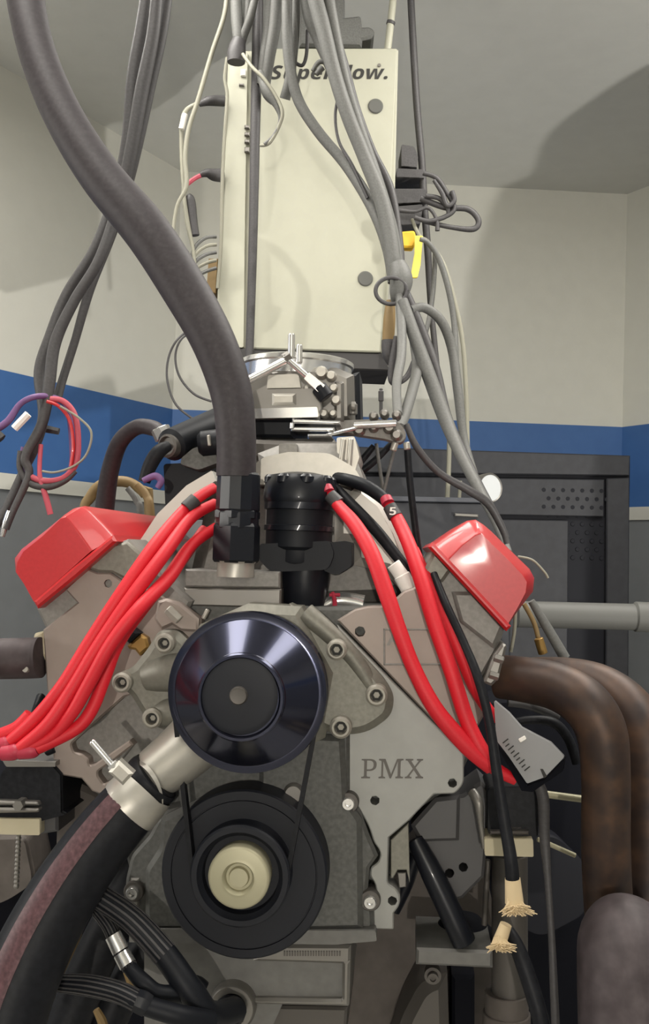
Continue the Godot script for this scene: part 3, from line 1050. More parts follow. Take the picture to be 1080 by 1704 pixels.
	var ra := er(135, 0.09) - 0.004
	var rb := er(84, 0.09) - 0.001
	var d2 := Vector2(cb.x - ca.x, cb.y - ca.y)
	var dd := d2.length()
	var base_a := d2.angle()
	var off := acos((ra - rb) / dd)
	var outl := PackedVector2Array()
	for k in 41:
		var a := base_a + off + (TAU - 2 * off) * k / 40.0
		outl.append(Vector2(ca.x, ca.y) + Vector2.from_angle(a) * ra)
	for k in 25:
		var a := base_a - off + 2 * off * k / 24.0
		outl.append(Vector2(cb.x, cb.y) + Vector2.from_angle(a) * rb)
	var inn := inset(outl, 0.005)
	if area2(outl) < 0:
		inn = inset(outl, -0.005)
	var n := outl.size()
	for i in n:
		var j := (i + 1) % n
		var z0 := 0.071
		var z1 := 0.0825
		var o0 := outl[i]; var o1 := outl[j]; var i0 := inn[i]; var i1 := inn[j]
		b.q(EX * Vector3(o0.x, o0.y, z0), EX * Vector3(o1.x, o1.y, z0), EX * Vector3(o1.x, o1.y, z1), EX * Vector3(o0.x, o0.y, z1))
		b.q(EX * Vector3(i0.x, i0.y, z1), EX * Vector3(i1.x, i1.y, z1), EX * Vector3(i1.x, i1.y, z0), EX * Vector3(i0.x, i0.y, z0))
		b.q(EX * Vector3(o0.x, o0.y, z1), EX * Vector3(o1.x, o1.y, z1), EX * Vector3(i1.x, i1.y, z1), EX * Vector3(i0.x, i0.y, z1))
		b.q(EX * Vector3(o0.x, o0.y, z0), EX * Vector3(i0.x, i0.y, z0), EX * Vector3(i1.x, i1.y, z0), EX * Vector3(o1.x, o1.y, z0))
	single("drive_belt", b, "rubber_black", "thin black drive belt looped over the pump pulley and the crank pulley", "belt")

func v4(fr: Transform3D, px: float, py: float, dz: float, rpx: float) -> Vector4:
	var w := on(fr, px, py, dz)
	return Vector4(w.x, w.y, w.z, rpx * (DE - dz) / F)

func carburetor(o: Node3D) -> void:
	var z := -0.24
	var b := MB.new()
	prism(b, EX, [[400, 625], [470, 606], [560, 610], [588, 622], [590, 704], [396, 704]], z - 0.16, z, 0.01)
	var c := part(o, "carburetor", b, "steel", "polished carburetor with linkage and fuel bowl")
	b = MB.new()   # air horn ring, upright
	var fr := Transform3D(Basis(Vector3.RIGHT, Vector3.FORWARD, Vector3.UP), on(EX, 494, 612, z - 0.07))
	var r := er(96, z - 0.07)
	lathe(b, fr, [[r - 0.012, -0.02], [r - 0.004, -0.02], [r - 0.003, -0.002], [r, 0.0], [r, 0.006], [r - 0.004, 0.008], [r - 0.010, 0.006], [r - 0.012, -0.02]], 48)
	part(c, "air_horn", b, "chrome")
	b = MB.new()
	prism(b, EX, [[424, 648, 6], [530, 646, 6], [534, 680], [526, 694], [420, 694], [416, 670]], z, z + 0.045, 0.008)
	part(c, "fuel_bowl", b, "steel")
	b = MB.new()
	prism(b, EX, [[446, 624, 4], [496, 622, 4], [500, 645], [444, 646]], z, z + 0.03, 0.005)
	prism(b, EX, [[452, 654], [492, 654], [492, 674], [452, 674]], z + 0.04, z + 0.05, 0.004)
	part(c, "bowl_vent", b, "machined")
	b = MB.new()
	prism(b, EX, [[418, 680, 3], [528, 677, 3], [530, 694, 3], [418, 696, 3]], z + 0.03, z + 0.06, 0.004)
	part(c, "metering_block", b, "chrome")
	b = MB.new()
	prism(b, EX, [[418, 698], [488, 698], [488, 728], [420, 727]], z - 0.16, z + 0.04, 0.004)
	part(c, "base_plate", b, "black_plastic")
	b = MB.new()
	prism(b, EX, [[486, 697], [566, 700], [566, 706], [486, 704]], z, z + 0.05, 0.002)
	prism(b, EX, [[484, 710], [556, 711], [556, 718], [484, 717]], z, z + 0.05, 0.002)
	prism(b, EX, [[512, 722], [552, 722], [552, 727], [512, 727]], z, z + 0.05, 0.002)
	rod(b, on(EX, 544, 724, z + 0.05), on(EX, 592, 712, z + 0.02), er(3.5, z), 10)
	rod(b, on(EX, 486, 714, z + 0.05), on(EX, 486, 703, z + 0.05), er(4, z), 10)
	part(c, "throttle_linkage", b, "chrome")
	b = MB.new()
	rod(b, on(EX, 475, 600, z + 0.06), on(EX, 404, 638, z + 0.07), er(7, z), 14)
	rod(b, on(EX, 404, 628, z + 0.06), on(EX, 406, 642, z + 0.075), er(8, z), 14)
	part(c, "fuel_line", b, "chrome")
	b = MB.new()
	rod(b, on(EX, 480, 600, z + 0.06), on(EX, 512, 627, z + 0.06), er(5, z), 14)
	prism(b, EX, [[506, 630], [514, 619, 2], [541, 641, 2], [530, 653, 2]], z + 0.045, z + 0.07, 0.004)
	var fl := part(c, "fuel_line", b, "chrome")
	b = MB.new()
	rod(b, on(EX, 530, 644, z + 0.06), on(EX, 544, 662, z + 0.06), er(13, z), 16)
	part(fl, "black_fitting", b, "black_plastic")
	b = MB.new()
	rod(b, on(EX, 472, 597, z + 0.06), on(EX, 483, 590, z + 0.06), er(8, z), 6)
	rod(b, on(EX, 474, 604, z + 0.06), on(EX, 474, 590, z + 0.06), er(7, z), 6)
	part(c, "banjo_joint", b, "steel")
	for v in [[485, 596, 556, 0.05, 6], [498, 604, 574, 0.02, 5.5]]:
		b = MB.new()
		rod(b, on(EX, v[0], v[1], z + v[3]), on(EX, v[0], v[2], z + v[3]), er(v[4], z), 14)
		part(c, "vent_tube", b, "chrome")
	for v in [[536, 622, 11], [552, 628, 9], [556, 648, 8], [560, 668, 9], [540, 690, 8], [555, 690, 7], [512, 648, 6], [404, 690, 8]]:
		b = MB.new()
		lathe(b, efr(v[0], v[1], z), [[0, -0.01], [er(v[2], z), -0.01], [er(v[2], z), 0.012], [er(v[2] - 3, z), 0.018], [0, 0.018]], 12)
		part(c, "screw", b, "machined")
	b = MB.new()
	prism(b, EX, [[572, 624], [598, 618], [600, 706], [572, 706]], z - 0.12, z - 0.03, 0.005)
	part(c, "choke_housing", b, "black_plastic")
	b = MB.new()
	prism(b, EX, [[556, 634, 4], [572, 634, 4], [572, 700], [556, 700]], z - 0.03, z + 0.01, 0.004)
	rod(b, on(EX, 588, 672, z + 0.0), on(EX, 588, 690, z + 0.0), er(7, z), 12)
	rod(b, on(EX, 584, 676, z + 0.01), on(EX, 592, 676, z + 0.01), er(8, z), 12)
	part(c, "side_bracket", b, "steel")
	b = MB.new()
	prism(b, EX, [[430, 728], [556, 730], [566, 748], [430, 745]], z - 0.16, z + 0.02, 0.006)
	part(c, "spacer", b, "cast")
	# throttle arm to the right
	b = MB.new()
	prism(b, EX, [[560, 700, 5], [628, 697, 5], [664, 702, 10], [678, 722, 10], [668, 738, 8], [640, 730], [600, 724], [560, 716]], z - 0.03, z, 0.005)
	var arm := part(o, "throttle_bracket", b, "cast")
	for v in [[598, 716, 11], [622, 712, 9], [648, 712, 11], [660, 725, 10], [622, 694, 8], [640, 690, 8], [660, 692, 8]]:
		b = MB.new()
		lathe(b, efr(v[0], v[1], z), [[0, -0.01], [er(v[2], z), -0.01], [er(v[2], z), 0.010], [er(v[2] - 4, z), 0.016], [0, 0.016]], 12)
		part(arm, "swivel", b, "steel")
	b = MB.new()
	rod(b, on(EX, 588, 708, z + 0.02), on(EX, 660, 704, z + 0.02), er(6, z), 12)
	part(arm, "link_rod", b, "chrome")
	b = MB.new()
	rod(b, on(EX, 634, 690, z), on(EX, 634, 646, z), er(3, z), 8)
	rod(b, on(EX, 634, 668, z), on(EX, 634, 650, z), er(4.5, z), 8)
	part(arm, "return_pin", b, "mount_grey")
	b = MB.new()
	rod(b, on(EX, 658, 736, z), on(EX, 654, 750, z), er(6, z), 10)
	rod(b, on(EX, 676, 736, z), on(EX, 678, 748, z), er(6, z), 10)
	part(arm, "ferrule", b, "machined")

func distributor(o: Node3D) -> void:
	var z := -0.06
	var b := MB.new()
	var up := func_axis(498, 870, z)
	lathe(b, up, [[0, -0.055], [0.032, -0.055], [0.037, -0.048], [0.037, -0.034], [0.041, -0.03], [0.041, 0.020], [0.039, 0.026], [0, 0.026]], 32)
	var d := part(o, "distributor", b, "black_plastic", "black distributor with ribbed cap and tapered shaft")
	b = MB.new()
	lathe(b, up, [[0, 0.024], [0.044, 0.024], [0.046, 0.030], [0.044, 0.048], [0.038, 0.058], [0.018, 0.062], [0, 0.062]], 32)
	part(d, "cap", b, "black_anodized")
	for k in 8:
		var a := TAU * k / 8.0 + 0.3
		b = MB.new()
		var base := up * Vector3(cos(a) * 0.036, sin(a) * 0.036, 0.045)
		rod(b, base, base + up.basis.z * 0.013, 0.0095, 14, 0.003)
		part(d, "terminal", b, "black_anodized")
	b = MB.new()
	prism(b, EX, [[432, 905, 5], [548, 900, 5], [556, 922, 8], [546, 948, 10], [450, 952, 10], [430, 930, 6]], z - 0.05, z + 0.035, 0.008)
	part(d, "clamp_body", b, "black_plastic")
	b = MB.new()
	prism(b, EX, [[540, 904, 4], [574, 900, 3], [585, 903, 3], [585, 942, 5], [560, 958, 8], [540, 950]], z - 0.04, z + 0.02, 0.006)
	part(d, "vacuum_canister", b, "black_plastic")
	b = MB.new()
	lathe(b, up, [[0.037, -0.012], [0.0435, -0.010], [0.0435, -0.004], [0.037, -0.002]], 32)
	lathe(b, up, [[0.037, 0.014], [0.044, 0.016], [0.044, 0.024], [0.037, 0.026]], 32)
	part(d, "band", b, "black_anodized")
	b = MB.new()
	lathe(b, func_axis(505, 1030, z), [[0, -0.01], [0.02, -0.01], [0.022, 0.0], [0.028, 0.03], [0.031, 0.05], [0.031, 0.07], [0, 0.07]], 28)
	part(d, "shaft_housing", b, "black_anodized")

func func_axis(px: float, py: float, dz: float) -> Transform3D:   # a turning frame whose axis stands upright
	return Transform3D(Basis(EX.basis.x, -EX.basis.z, EX.basis.y), on(EX, px, py, dz))

# ---------------------------------------------------------------- spark plug wires
func wires() -> void:
	var sets := [
		["uppermost of the four red spark plug wires falling to the left of the pulley", [[356, 812, 1.22, 9], [318, 838, 1.19, 10], [262, 902, 1.13, 11.5], [204, 985, 1.1, 12], [150, 1068, 1.09, 12], [104, 1142, 1.08, 12], [58, 1198, 1.08, 12], [18, 1234, 1.08, 11]]],
		["second red spark plug wire from the top on the left, close under the first", [[358, 838, 1.2, 9], [318, 862, 1.17, 10], [276, 918, 1.12, 11.5], [218, 996, 1.09, 12], [164, 1076, 1.08, 12], [120, 1148, 1.075, 12], [80, 1206, 1.07, 12], [34, 1246, 1.07, 11]]],
		["third red spark plug wire on the left, leaving beside the black fitting lowest", [[360, 878, 1.19, 9], [318, 908, 1.16, 10], [280, 962, 1.12, 12], [232, 1012, 1.08, 12], [186, 1070, 1.07, 11.5], [150, 1134, 1.07, 11.5], [120, 1186, 1.07, 11], [84, 1226, 1.07, 10], [30, 1250, 1.07, 10]]],
		["lowest red spark plug wire on the left, bowed out under the third one", [[340, 880, 1.2, 8], [298, 938, 1.16, 10], [242, 1006, 1.12, 11], [198, 1070, 1.1, 10], [174, 1128, 1.09, 11], [152, 1182, 1.08, 11], [124, 1214, 1.075, 11], [62, 1246, 1.07, 10]]]]
	for s in sets:
		var b := MB.new()
		tube(b, s[1], 11, 14, 7)
		var pts: Array = s[1]
		var o := thing("spark_plug_wire", s[0], "wire", spot(pts[-1][0], pts[-1][1], pts[-1][2]), "red spark plug wires on the left")
		part(o, "sleeve", b, "red_sleeve")
		var e: Array = pts[-1]
		var e2: Array = pts[-2]
		b = MB.new()
		var ux: float = (e[0] - e2[0]) * 0.5
		var uy: float = (e[1] - e2[1]) * 0.5
		tube(b, [[e[0], e[1], e[2], 10], [e[0] + ux * 0.3, e[1] + uy * 0.2, e[2], 13], [e[0] + ux, e[1] + uy * 0.5 - 2, e[2], 12]], 12)
		part(o, "boot", b, "dark_red")
	var b := MB.new()
	tube(b, [[326, 831, 1.183, 12], [310, 846, 1.178, 12.5]], 12)
	single("wire_marker", b, "cable_dark", "dark number band round the uppermost left red wire near the black hose fitting", "band")
	for v in [["short bright red boot at the far left above the bundle end", [[50, 1188, 1.09, 10], [28, 1212, 1.09, 12], [-6, 1226, 1.09, 12]]], ["small red boot tip under the left bundle end", [[60, 1230, 1.12, 9], [20, 1240, 1.12, 11], [8, 1246, 1.12, 9]]]]:
		b = MB.new()
		tube(b, v[1], 10, 14, 5)
		single("plug_boot", b, "red_sleeve", v[0], "boot", "red plug boots at the left")
	sets = [
		["first red spark plug wire right of the distributor, running down across the emblem plate", [[544, 812, 1.2, 8], [560, 838, 1.18, 10], [590, 872, 1.14, 12], [618, 920, 1.11, 13.5], [642, 985, 1.09, 14], [664, 1048, 1.08, 13], [690, 1115, 1.075, 13], [726, 1182, 1.07, 14], [776, 1240, 1.07, 15], [818, 1276, 1.07, 14]], 12, [546, 817, 563, 838]],
		["second red spark plug wire on the right, with the white-marked band at its upper end", [[640, 828, 1.2, 8], [660, 862, 1.18, 11], [680, 905, 1.14, 12], [700, 962, 1.11, 13], [724, 1040, 1.09, 13], [752, 1120, 1.08, 13], [776, 1196, 1.075, 13], [800, 1246, 1.07, 13], [822, 1272, 1.07, 12]], 12, [645, 835, 658, 860]],
		["third red spark plug wire on the right, half hidden behind the second", [[690, 915, 1.18, 8], [716, 972, 1.13, 9], [742, 1030, 1.11, 10], [764, 1082, 1.1, 11], [786, 1136, 1.1, 11], [806, 1172, 1.1, 10], [826, 1198, 1.1, 10]], 11, []],
		["lowest red spark plug wire end on the right, by the ruled plate", [[770, 1225, 1.1, 10], [800, 1262, 1.09, 11], [832, 1284, 1.09, 11], [858, 1298, 1.09, 9]], 11, []]]
	for s in sets:
		var pts: Array = s[1]
		var o := thing("spark_plug_wire", s[0], "wire", spot(pts[-1][0], pts[-1][1], pts[-1][2]), "red spark plug wires on the right")
		b = MB.new()
		tube(b, pts, 12, 14, 7)
		part(o, "sleeve", b, "red_sleeve")
		if s[3].size():
			var m: Array = s[3]
			b = MB.new()
			tube(b, [[m[0] - 3, m[1] - 6, 1.195, 10], [m[0] + 1, m[1] + 3, 1.19, 11]], 10)
			part(o, "boot", b, "dark_red")
			b = MB.new()
			tube(b, [[m[0] + 3, m[1] + 7, 1.185, 11.5], [m[2], m[3], 1.18, 12.5]], 10)
			var band := part(o, "marker_band", b, "cable_dark")
			if m[0] > 600:
				b = MB.new()
				letters(b, frame(1.165), "5", "Droid Sans", 648, 659, 857, 844, 0.0, 0.0, 700)
				part(band, "numeral", b, "white_sleeve")

# ---------------------------------------------------------------- hoses
func hoses() -> void:
	var path := [[40, -40, 1.3, 33], [46, 20, 1.28, 31], [66, 100, 1.26, 31], [104, 190, 1.24, 33], [164, 288, 1.22, 36], [246, 388, 1.2, 39], [306, 480, 1.19, 39], [354, 566, 1.18, 37], [384, 650, 1.175, 35], [393, 725, 1.17, 33], [393, 792, 1.17, 33]]
	var o := thing("coolant_hose", "thick dark rubber hose sweeping from the top left down to the black fitting", "hose", spot(393, 945, 1.17))
	var b := MB.new()
	tube(b, path, 35, 26, 8)
	part(o, "hose", b, "rubber_hose")
	var up := Transform3D(Basis(Vector3.RIGHT, Vector3.FORWARD, Vector3.UP), at(392, 948, 1.17))
	var m := 1.17 / F
	b = MB.new()
	lathe(b, up, [[0, 66 * m], [34 * m, 66 * m], [36 * m, 70 * m], [36 * m, 92 * m], [35 * m, 96 * m], [37 * m, 100 * m], [36 * m, 158 * m], [33 * m, 162 * m], [0, 162 * m]], 12, 0.2)
	part(o, "socket", b, "black_anodized", "", 20.0)
	b = MB.new()
	lathe(b, up, [[0, 12 * m], [37 * m, 12 * m], [40 * m, 16 * m], [40 * m, 72 * m], [37 * m, 77 * m], [33 * m, 79 * m], [33 * m, 84 * m], [39 * m, 86 * m], [39 * m, 97 * m], [36 * m, 99 * m], [0, 99 * m]], 6, 0.35)
	part(o, "hex_nut", b, "black_anodized", "", 20.0)
	b = MB.new()
	lathe(b, up, [[0, -12 * m], [31 * m, -12 * m], [31 * m, 10 * m], [34 * m, 14 * m], [0, 14 * m]], 24)
	part(o, "adapter", b, "machined")
	# the big lower hose with its red stripe
	path = [[245, 1309, 1.068, 46], [238, 1318, 1.065, 47], [206, 1352, 1.055, 51], [160, 1408, 1.04, 54], [108, 1484, 1.02, 58], [58, 1575, 1.0, 62], [18, 1672, 0.98, 66], [-8, 1770, 0.96, 68]]
	o = thing("radiator_hose", "thick black rubber hose with a faded red stripe clamped to the water pump inlet", "hose", spot(-8, 1770, 0.96))
	b = MB.new()
	sweep(b, P(path), 36, 8)
	part(o, "hose", b, "rubber_black")
	b = MB.new()
	sweep(b, P(path.slice(1)), 12, 8, 0.55, 1.2, 0.0006)
	part(o, "stripe", b, "red_stripe")
	b = MB.new()
	tube(b, [[259, 1291, 1.069, 45], [257, 1293, 1.069, 48.5], [250, 1301, 1.069, 49], [248, 1303, 1.069, 46]], 48, 36)
	part(o, "black_band", b, "rubber_black")
	b = MB.new()
	tube(b, [[241, 1313, 1.066, 48], [240, 1315, 1.066, 50.5], [216, 1341, 1.058, 53], [214, 1343, 1.058, 50]], 50, 36, 3)
	var cl := part(o, "hose_clamp", b, "machined")
	b = MB.new()
	rod(b, at(152, 1233, 1.0), at(190, 1276, 1.0), 5 * m, 12)
	rod(b, at(186, 1270, 1.0), at(206, 1290, 1.0), 9 * m, 6)
	part(cl, "clamp_screw", b, "chrome")
	b = MB.new()
	box(b, frame(1.0, 203, 1284, 0, -0.7), Vector3.ZERO, Vector3(0.02, 0.016, 0.016), 0.003)
	part(cl, "screw_housing", b, "machined")
	# looped fuel hose behind the left cover
	o = thing("fuel_hose", "purple grey rubber hose arching behind the left valve cover against the blue stripe", "hose", spot(170, 860, 1.6))
	b = MB.new()
	tube(b, [[170, 890, 1.62, 16], [176, 830, 1.6, 16], [184, 780, 1.58, 15], [200, 735, 1.56, 14], [228, 711, 1.54, 13], [256, 713, 1.52, 13], [272, 724, 1.5, 12]], 14, 16, 8)
	part(o, "hose", b, "rubber_hose")
	b = MB.new()
	rod(b, at(266, 712, 1.5), at(274, 730, 1.5), 16 * 1.5 / F, 8)
	rod(b, at(272, 720, 1.5), at(292, 734, 1.49), 12 * 1.5 / F, 8)
	part(o, "end_fitting", b, "chrome")
	o = thing("fuel_regulator", "black round fuel regulator behind the thick hose, left of the carburetor", "regulator", spot(320, 860, 1.5))
	b = MB.new()
	rod(b, at(282, 742, 1.47), at(372, 700, 1.6), 27 * 1.5 / F, 24, 0.006)
	rod(b, at(330, 740, 1.48), at(372, 735, 1.48), 22 * 1.5 / F, 20, 0.006)
	part(o, "body", b, "black_plastic")
	b = MB.new()
	prism(b, frame(1.52), [[272, 772, 6], [360, 768, 6], [380, 860], [276, 862]], -0.12, 0.0, 0.01)
	part(o, "lower_block", b, "black_plastic")
	b = MB.new()
	prism(b, frame(1.47), [[302, 762, 3], [322, 745, 6], [356, 740, 6], [362, 770], [330, 782, 6], [300, 772, 3]], -0.05, 0.0, 0.008)
	part(o, "cast_bracket", b, "cast_dark")
	b = MB.new()
	rod(b, at(349, 742, 1.45), at(347, 724, 1.45), 3 * 1.5 / F, 8)
	part(o, "nipple", b, "machined")
	b = MB.new()
	lathe(b, facing(at(281, 742, 1.465), Vector3(-0.6, -0.1, 1)), [[0, -0.01], [19 * 1.46 / F, -0.01], [20 * 1.46 / F, 0.004], [16 * 1.46 / F, 0.006], [14 * 1.46 / F, 0.001], [5 * 1.46 / F, 0.001], [4 * 1.46 / F, 0.008], [0, 0.008]], 24)
	part(o, "port", b, "dark_steel")
	b = MB.new()
	tube(b, [[280, 742, 1.44, 9], [264, 752, 1.43, 12], [250, 774, 1.43, 12], [240, 802, 1.43, 10]], 11, 14)
	single("short_hose", b, "rubber_black", "short glossy black hose bending down from the round regulator port", "hose")
	b = MB.new()
	tube(b, [[238, 800, 1.42, 5], [258, 792, 1.42, 6], [268, 800, 1.42, 6], [262, 812, 1.42, 5]], 6, 10)
	single("wire_tie", b, "purple", "small purple and grey tied wire end beside the short black hose", "wire")
	# braided lines at the lower left
	var lines := [
		["thick glossy black braided line running from behind the striped hose to the sump fitting", [[140, 1478, 1.06, 17], [168, 1494, 1.06, 19], [222, 1532, 1.05, 20], [274, 1588, 1.04, 21], [318, 1650, 1.03, 22], [350, 1690, 1.04, 22], [392, 1680, 1.09, 20]], []],
		["thin black braided line with a chrome collar between the other two black lines", [[158, 1512, 1.06, 9], [182, 1542, 1.05, 11], [200, 1582, 1.04, 12], [216, 1610, 1.03, 12], [240, 1636, 1.02, 14], [262, 1652, 1.02, 14], [300, 1655, 1.03, 14], [322, 1664, 1.04, 12]], [[188, 1556, 201, 1582], [202, 1586, 213, 1606]]],
		["lowest black braided line lying level across the lower left corner", [[100, 1636, 1.03, 13], [150, 1640, 1.02, 16], [200, 1652, 1.01, 16], [240, 1672, 1.0, 16], [300, 1690, 1.0, 17], [350, 1700, 1.02, 18]], []]]
	for l in lines:
		var pts: Array = l[1]
		o = thing("braided_line", l[0], "hose", spot(pts[-1][0], pts[-1][1], pts[-1][2]), "black braided lines at the sump")
		b = MB.new()
		tube(b, pts, 18, 20, 8)
		part(o, "line", b, "black_plastic")
		b = MB.new()
		var s := smooth_path(P(pts), 3)
		for k in 14:   # the ribs of the braid stand a little proud
			var a := TAU * k / 14.0
			sweep(b, P(pts.slice(0, 4)), 3, 6, a, a + 0.16, 0.0008)
		var rb := part(o, "braid_rib", b, "cable_dark")
		rb.set_meta("kind", "stuff")
		for c in l[2]:
			b = MB.new()
			tube(b, [[c[0], c[1], 1.035, 14], [c[2], c[3], 1.03, 14.5]], 14, 18)
			part(o, "collar", b, "chrome")
		if pts[0][1] == 1636:
			b = MB.new()
			tube(b, [[226, 1664, 1.0, 19], [236, 1668, 1.0, 20], [246, 1674, 1.0, 19]], 19, 8)
			part(o, "collar", b, "black_anodized")
	o = thing("line_fitting", "black threaded elbow fitting screwed into the round flange of the sump", "fitting", Transform3D(Basis(), on(EX, 388, 1690, 0.03)))
	b = MB.new()
	lathe(b, efr(386, 1676, 0.028), [[0, 0], [er(24, 0), 0], [er(26, 0), 0.01], [er(22, 0), 0.016], [er(24, 0), 0.02], [er(20, 0), 0.03], [0, 0.032]], 10)
	part(o, "elbow", b, "black_anodized")
	b = MB.new()
	tube(b, [[388, 1678, 1.1, 20], [360, 1690, 1.06, 23], [344, 1688, 1.04, 24]], 22, 8)
	part(o, "nut", b, "black_anodized")
	b = MB.new()
	tube(b, [[300, 1660, 1.07, 14], [322, 1640, 1.07, 16], [340, 1648, 1.07, 14]], 15, 10)
	single("small_elbow", b, "black_plastic", "small black elbow tucked between the thick braided line and the sump", "fitting")
	var big := [["black hose slanting down behind the braided lines, nearest the striped hose", [[262, 1390, 1.25, 30], [215, 1480, 1.25, 33], [160, 1590, 1.24, 36], [96, 1740, 1.22, 38]]], ["second slanting black hose behind the braided lines, nearer the sump", [[300, 1470, 1.3, 30], [255, 1560, 1.3, 32], [200, 1650, 1.28, 34], [150, 1760, 1.26, 36]]]]
	for l in big:
		b = MB.new()
		tube(b, l[1], 34, 20)
		single("drain_hose", b, "rubber_black", l[0], "hose", "slanting black hoses")
	for l in [["brown wire bundle peeping out below the striped hose, upper piece", [[136, 1530, 1.2, 7], [126, 1560, 1.2, 8], [104, 1610, 1.2, 7], [82, 1660, 1.2, 7]]], ["short brown wire end beside the thin braided line", [[208, 1610, 1.2, 6], [218, 1636, 1.2, 7], [222, 1656, 1.2, 6]]], ["brown wire end at the very bottom under the level braided line", [[160, 1680, 1.15, 6], [170, 1700, 1.15, 8], [176, 1724, 1.15, 7]]]]:
		b = MB.new()
		tube(b, l[1], 7, 8)
		single("brown_wire", b, "tan_cable", l[0], "wire", "brown wires at the lower left")

# ---------------------------------------------------------------- hanging cables
func cables() -> void:
	var b: MB
	# left bundle: [label, material, radius, path]
	var left := [
		["leftmost dark cable of the bundle hanging from the top left, twisting at its foot", "cable_dark", 11, [[246, -20, 1.6, 11], [236, 50, 1.6, 12], [222, 130, 1.6, 12], [212, 230, 1.6, 10], [196, 310, 1.6, 10], [160, 410, 1.58, 9], [112, 488, 1.57, 9], [84, 560, 1.56, 10], [66, 620, 1.55, 10], [72, 690, 1.54, 9], [58, 742, 1.53, 9], [36, 790, 1.52, 7], [8, 850, 1.5, 7], [-14, 890, 1.5, 6]]],
		["middle dark cable of the top left bundle, crossing over its neighbour above the red loop", "cable_dark", 10, [[262, -20, 1.57, 10], [254, 60, 1.57, 11], [236, 150, 1.57, 12], [220, 240, 1.57, 11], [200, 330, 1.57, 10], [166, 430, 1.55, 9], [124, 500, 1.54, 9], [92, 570, 1.53, 10], [82, 640, 1.52, 10], [70, 705, 1.51, 9], [42, 760, 1.5, 8], [48, 790, 1.5, 7], [22, 850, 1.49, 6], [10, 880, 1.49, 6]]],
		["right hand dark cable of the top left bundle, parting from the others at the hose", "cable_dark", 9, [[280, -20, 1.6, 9], [268, 60, 1.6, 10], [248, 150, 1.6, 10], [226, 250, 1.6, 10], [206, 330, 1.6, 9], [182, 400, 1.6, 8], [150, 480, 1.58, 8], [124, 570, 1.57, 7], [106, 630, 1.56, 6], [96, 668, 1.55, 6]]],
		["thin dark cable beside the top left bundle's right strand, ending at the red loop", "cable_dark", 6, [[186, 372, 1.62, 6], [160, 440, 1.6, 6], [138, 520, 1.59, 6], [112, 600, 1.58, 5], [90, 668, 1.56, 5]]]]
	for c in left:
		b = MB.new()
		tube(b, c[3], c[2], 12, 8)
		single("hanging_cable", b, c[1], c[0], "cable", "cables of the top left bundle")
	b = MB.new()
	tube(b, [[4, 893, 1.49, 4], [10, 870, 1.49, 6], [16, 850, 1.49, 5]], 5, 10)
	single("cable_plug", b, "chrome", "bright metal cable plug at the lower end of the left bundle", "plug")
	# coloured loop
	var loop := [["red wire of the coiled loop hanging on the left cable bundle", "pink_wire", 5, [[84, 664, 1.5], [106, 668, 1.5], [124, 690, 1.5], [130, 730, 1.5], [126, 772, 1.5], [104, 796, 1.5], [70, 800, 1.5], [46, 790, 1.5]]],
		["purple wire of the coiled loop, running left to the white connector", "purple", 5, [[-8, 716, 1.5, 6], [14, 700, 1.5, 6], [34, 672, 1.5, 5], [60, 660, 1.5, 5], [90, 662, 1.52], [112, 680, 1.52], [120, 740, 1.52], [116, 785, 1.52], [88, 806, 1.52], [56, 798, 1.52], [36, 774, 1.52], [40, 744, 1.52]]],
		["thin pale wire bulging out right of the coiled loop", "cable_pale", 2, [[100, 676, 1.49], [132, 696, 1.49], [152, 720, 1.49], [144, 756, 1.49], [122, 776, 1.49], [92, 786, 1.49], [70, 784, 1.49]]],
		["dark brown wire at the bottom of the coiled loop", "cable_dark", 5, [[34, 750, 1.5, 5], [33, 780, 1.5, 5], [50, 804, 1.5, 6], [80, 810, 1.5, 6], [108, 800, 1.5, 5], [126, 784, 1.5, 4]]],
		["orange red inner wire of the coiled loop", "red_paint", 3, [[78, 668, 1.495], [98, 676, 1.495], [116, 700, 1.495], [122, 740, 1.495], [118, 776, 1.495]]],
		["pink wire dropping from the coiled loop to the left valve cover", "pink_wire", 4, [[68, 740, 1.51, 4], [66, 790, 1.5, 4], [76, 826, 1.5, 5], [84, 856, 1.5, 5]]]]
	for c in loop:
		b = MB.new()
		tube(b, c[3], c[2], 10, 6)
		single("looped_wire", b, c[1], c[0], "wire", "wires of the coiled loop at the left")
	b = MB.new()
	tube(b, [[24, 713, 1.49, 7], [47, 689, 1.49, 7]], 7, 8)
	single("white_connector", b, "white_sleeve", "small white tubular connector left of the coiled red loop", "connector")
	b = MB.new()
	tube(b, [[78, 714, 1.55, 7], [98, 718, 1.55, 6]], 6, 6)
	tube(b, [[-6, 722, 1.49, 9], [4, 730, 1.49, 8]], 8, 6)
	single("black_clip", b, "cable_dark", "small black clip inside the coiled loop on the left bundle", "clip")
	# behind the left cover
	for c in [["yellow brown cable arching behind the left valve cover", "tan_cable", [[130, 1345, 1.75, 8], [132, 1000, 1.75, 8], [138, 860, 1.75, 8], [150, 828, 1.75, 9], [170, 806, 1.75, 9], [210, 802, 1.75, 9], [240, 822, 1.75, 8], [248, 860, 1.75, 8], [250, 1345, 1.75, 8]]], ["dull yellow cable dropping beside the white runner on the left", "tan_cable", [[228, 806, 1.7, 6], [244, 826, 1.7, 7], [252, 870, 1.7, 7], [262, 1100, 1.75, 7], [266, 1345, 1.78, 7]]], ["grey cable behind the left valve cover beside the yellow brown ones", "cable_grey", [[212, 812, 1.72, 5], [228, 834, 1.72, 6], [234, 872, 1.72, 6], [236, 1100, 1.75, 6], [238, 1345, 1.78, 6]]]]:
		b = MB.new()
		tube(b, c[2], 8, 10)
		single("rear_cable", b, c[1], c[0], "cable", "cables behind the left valve cover")
	# on the left side of the control box
	b = MB.new()
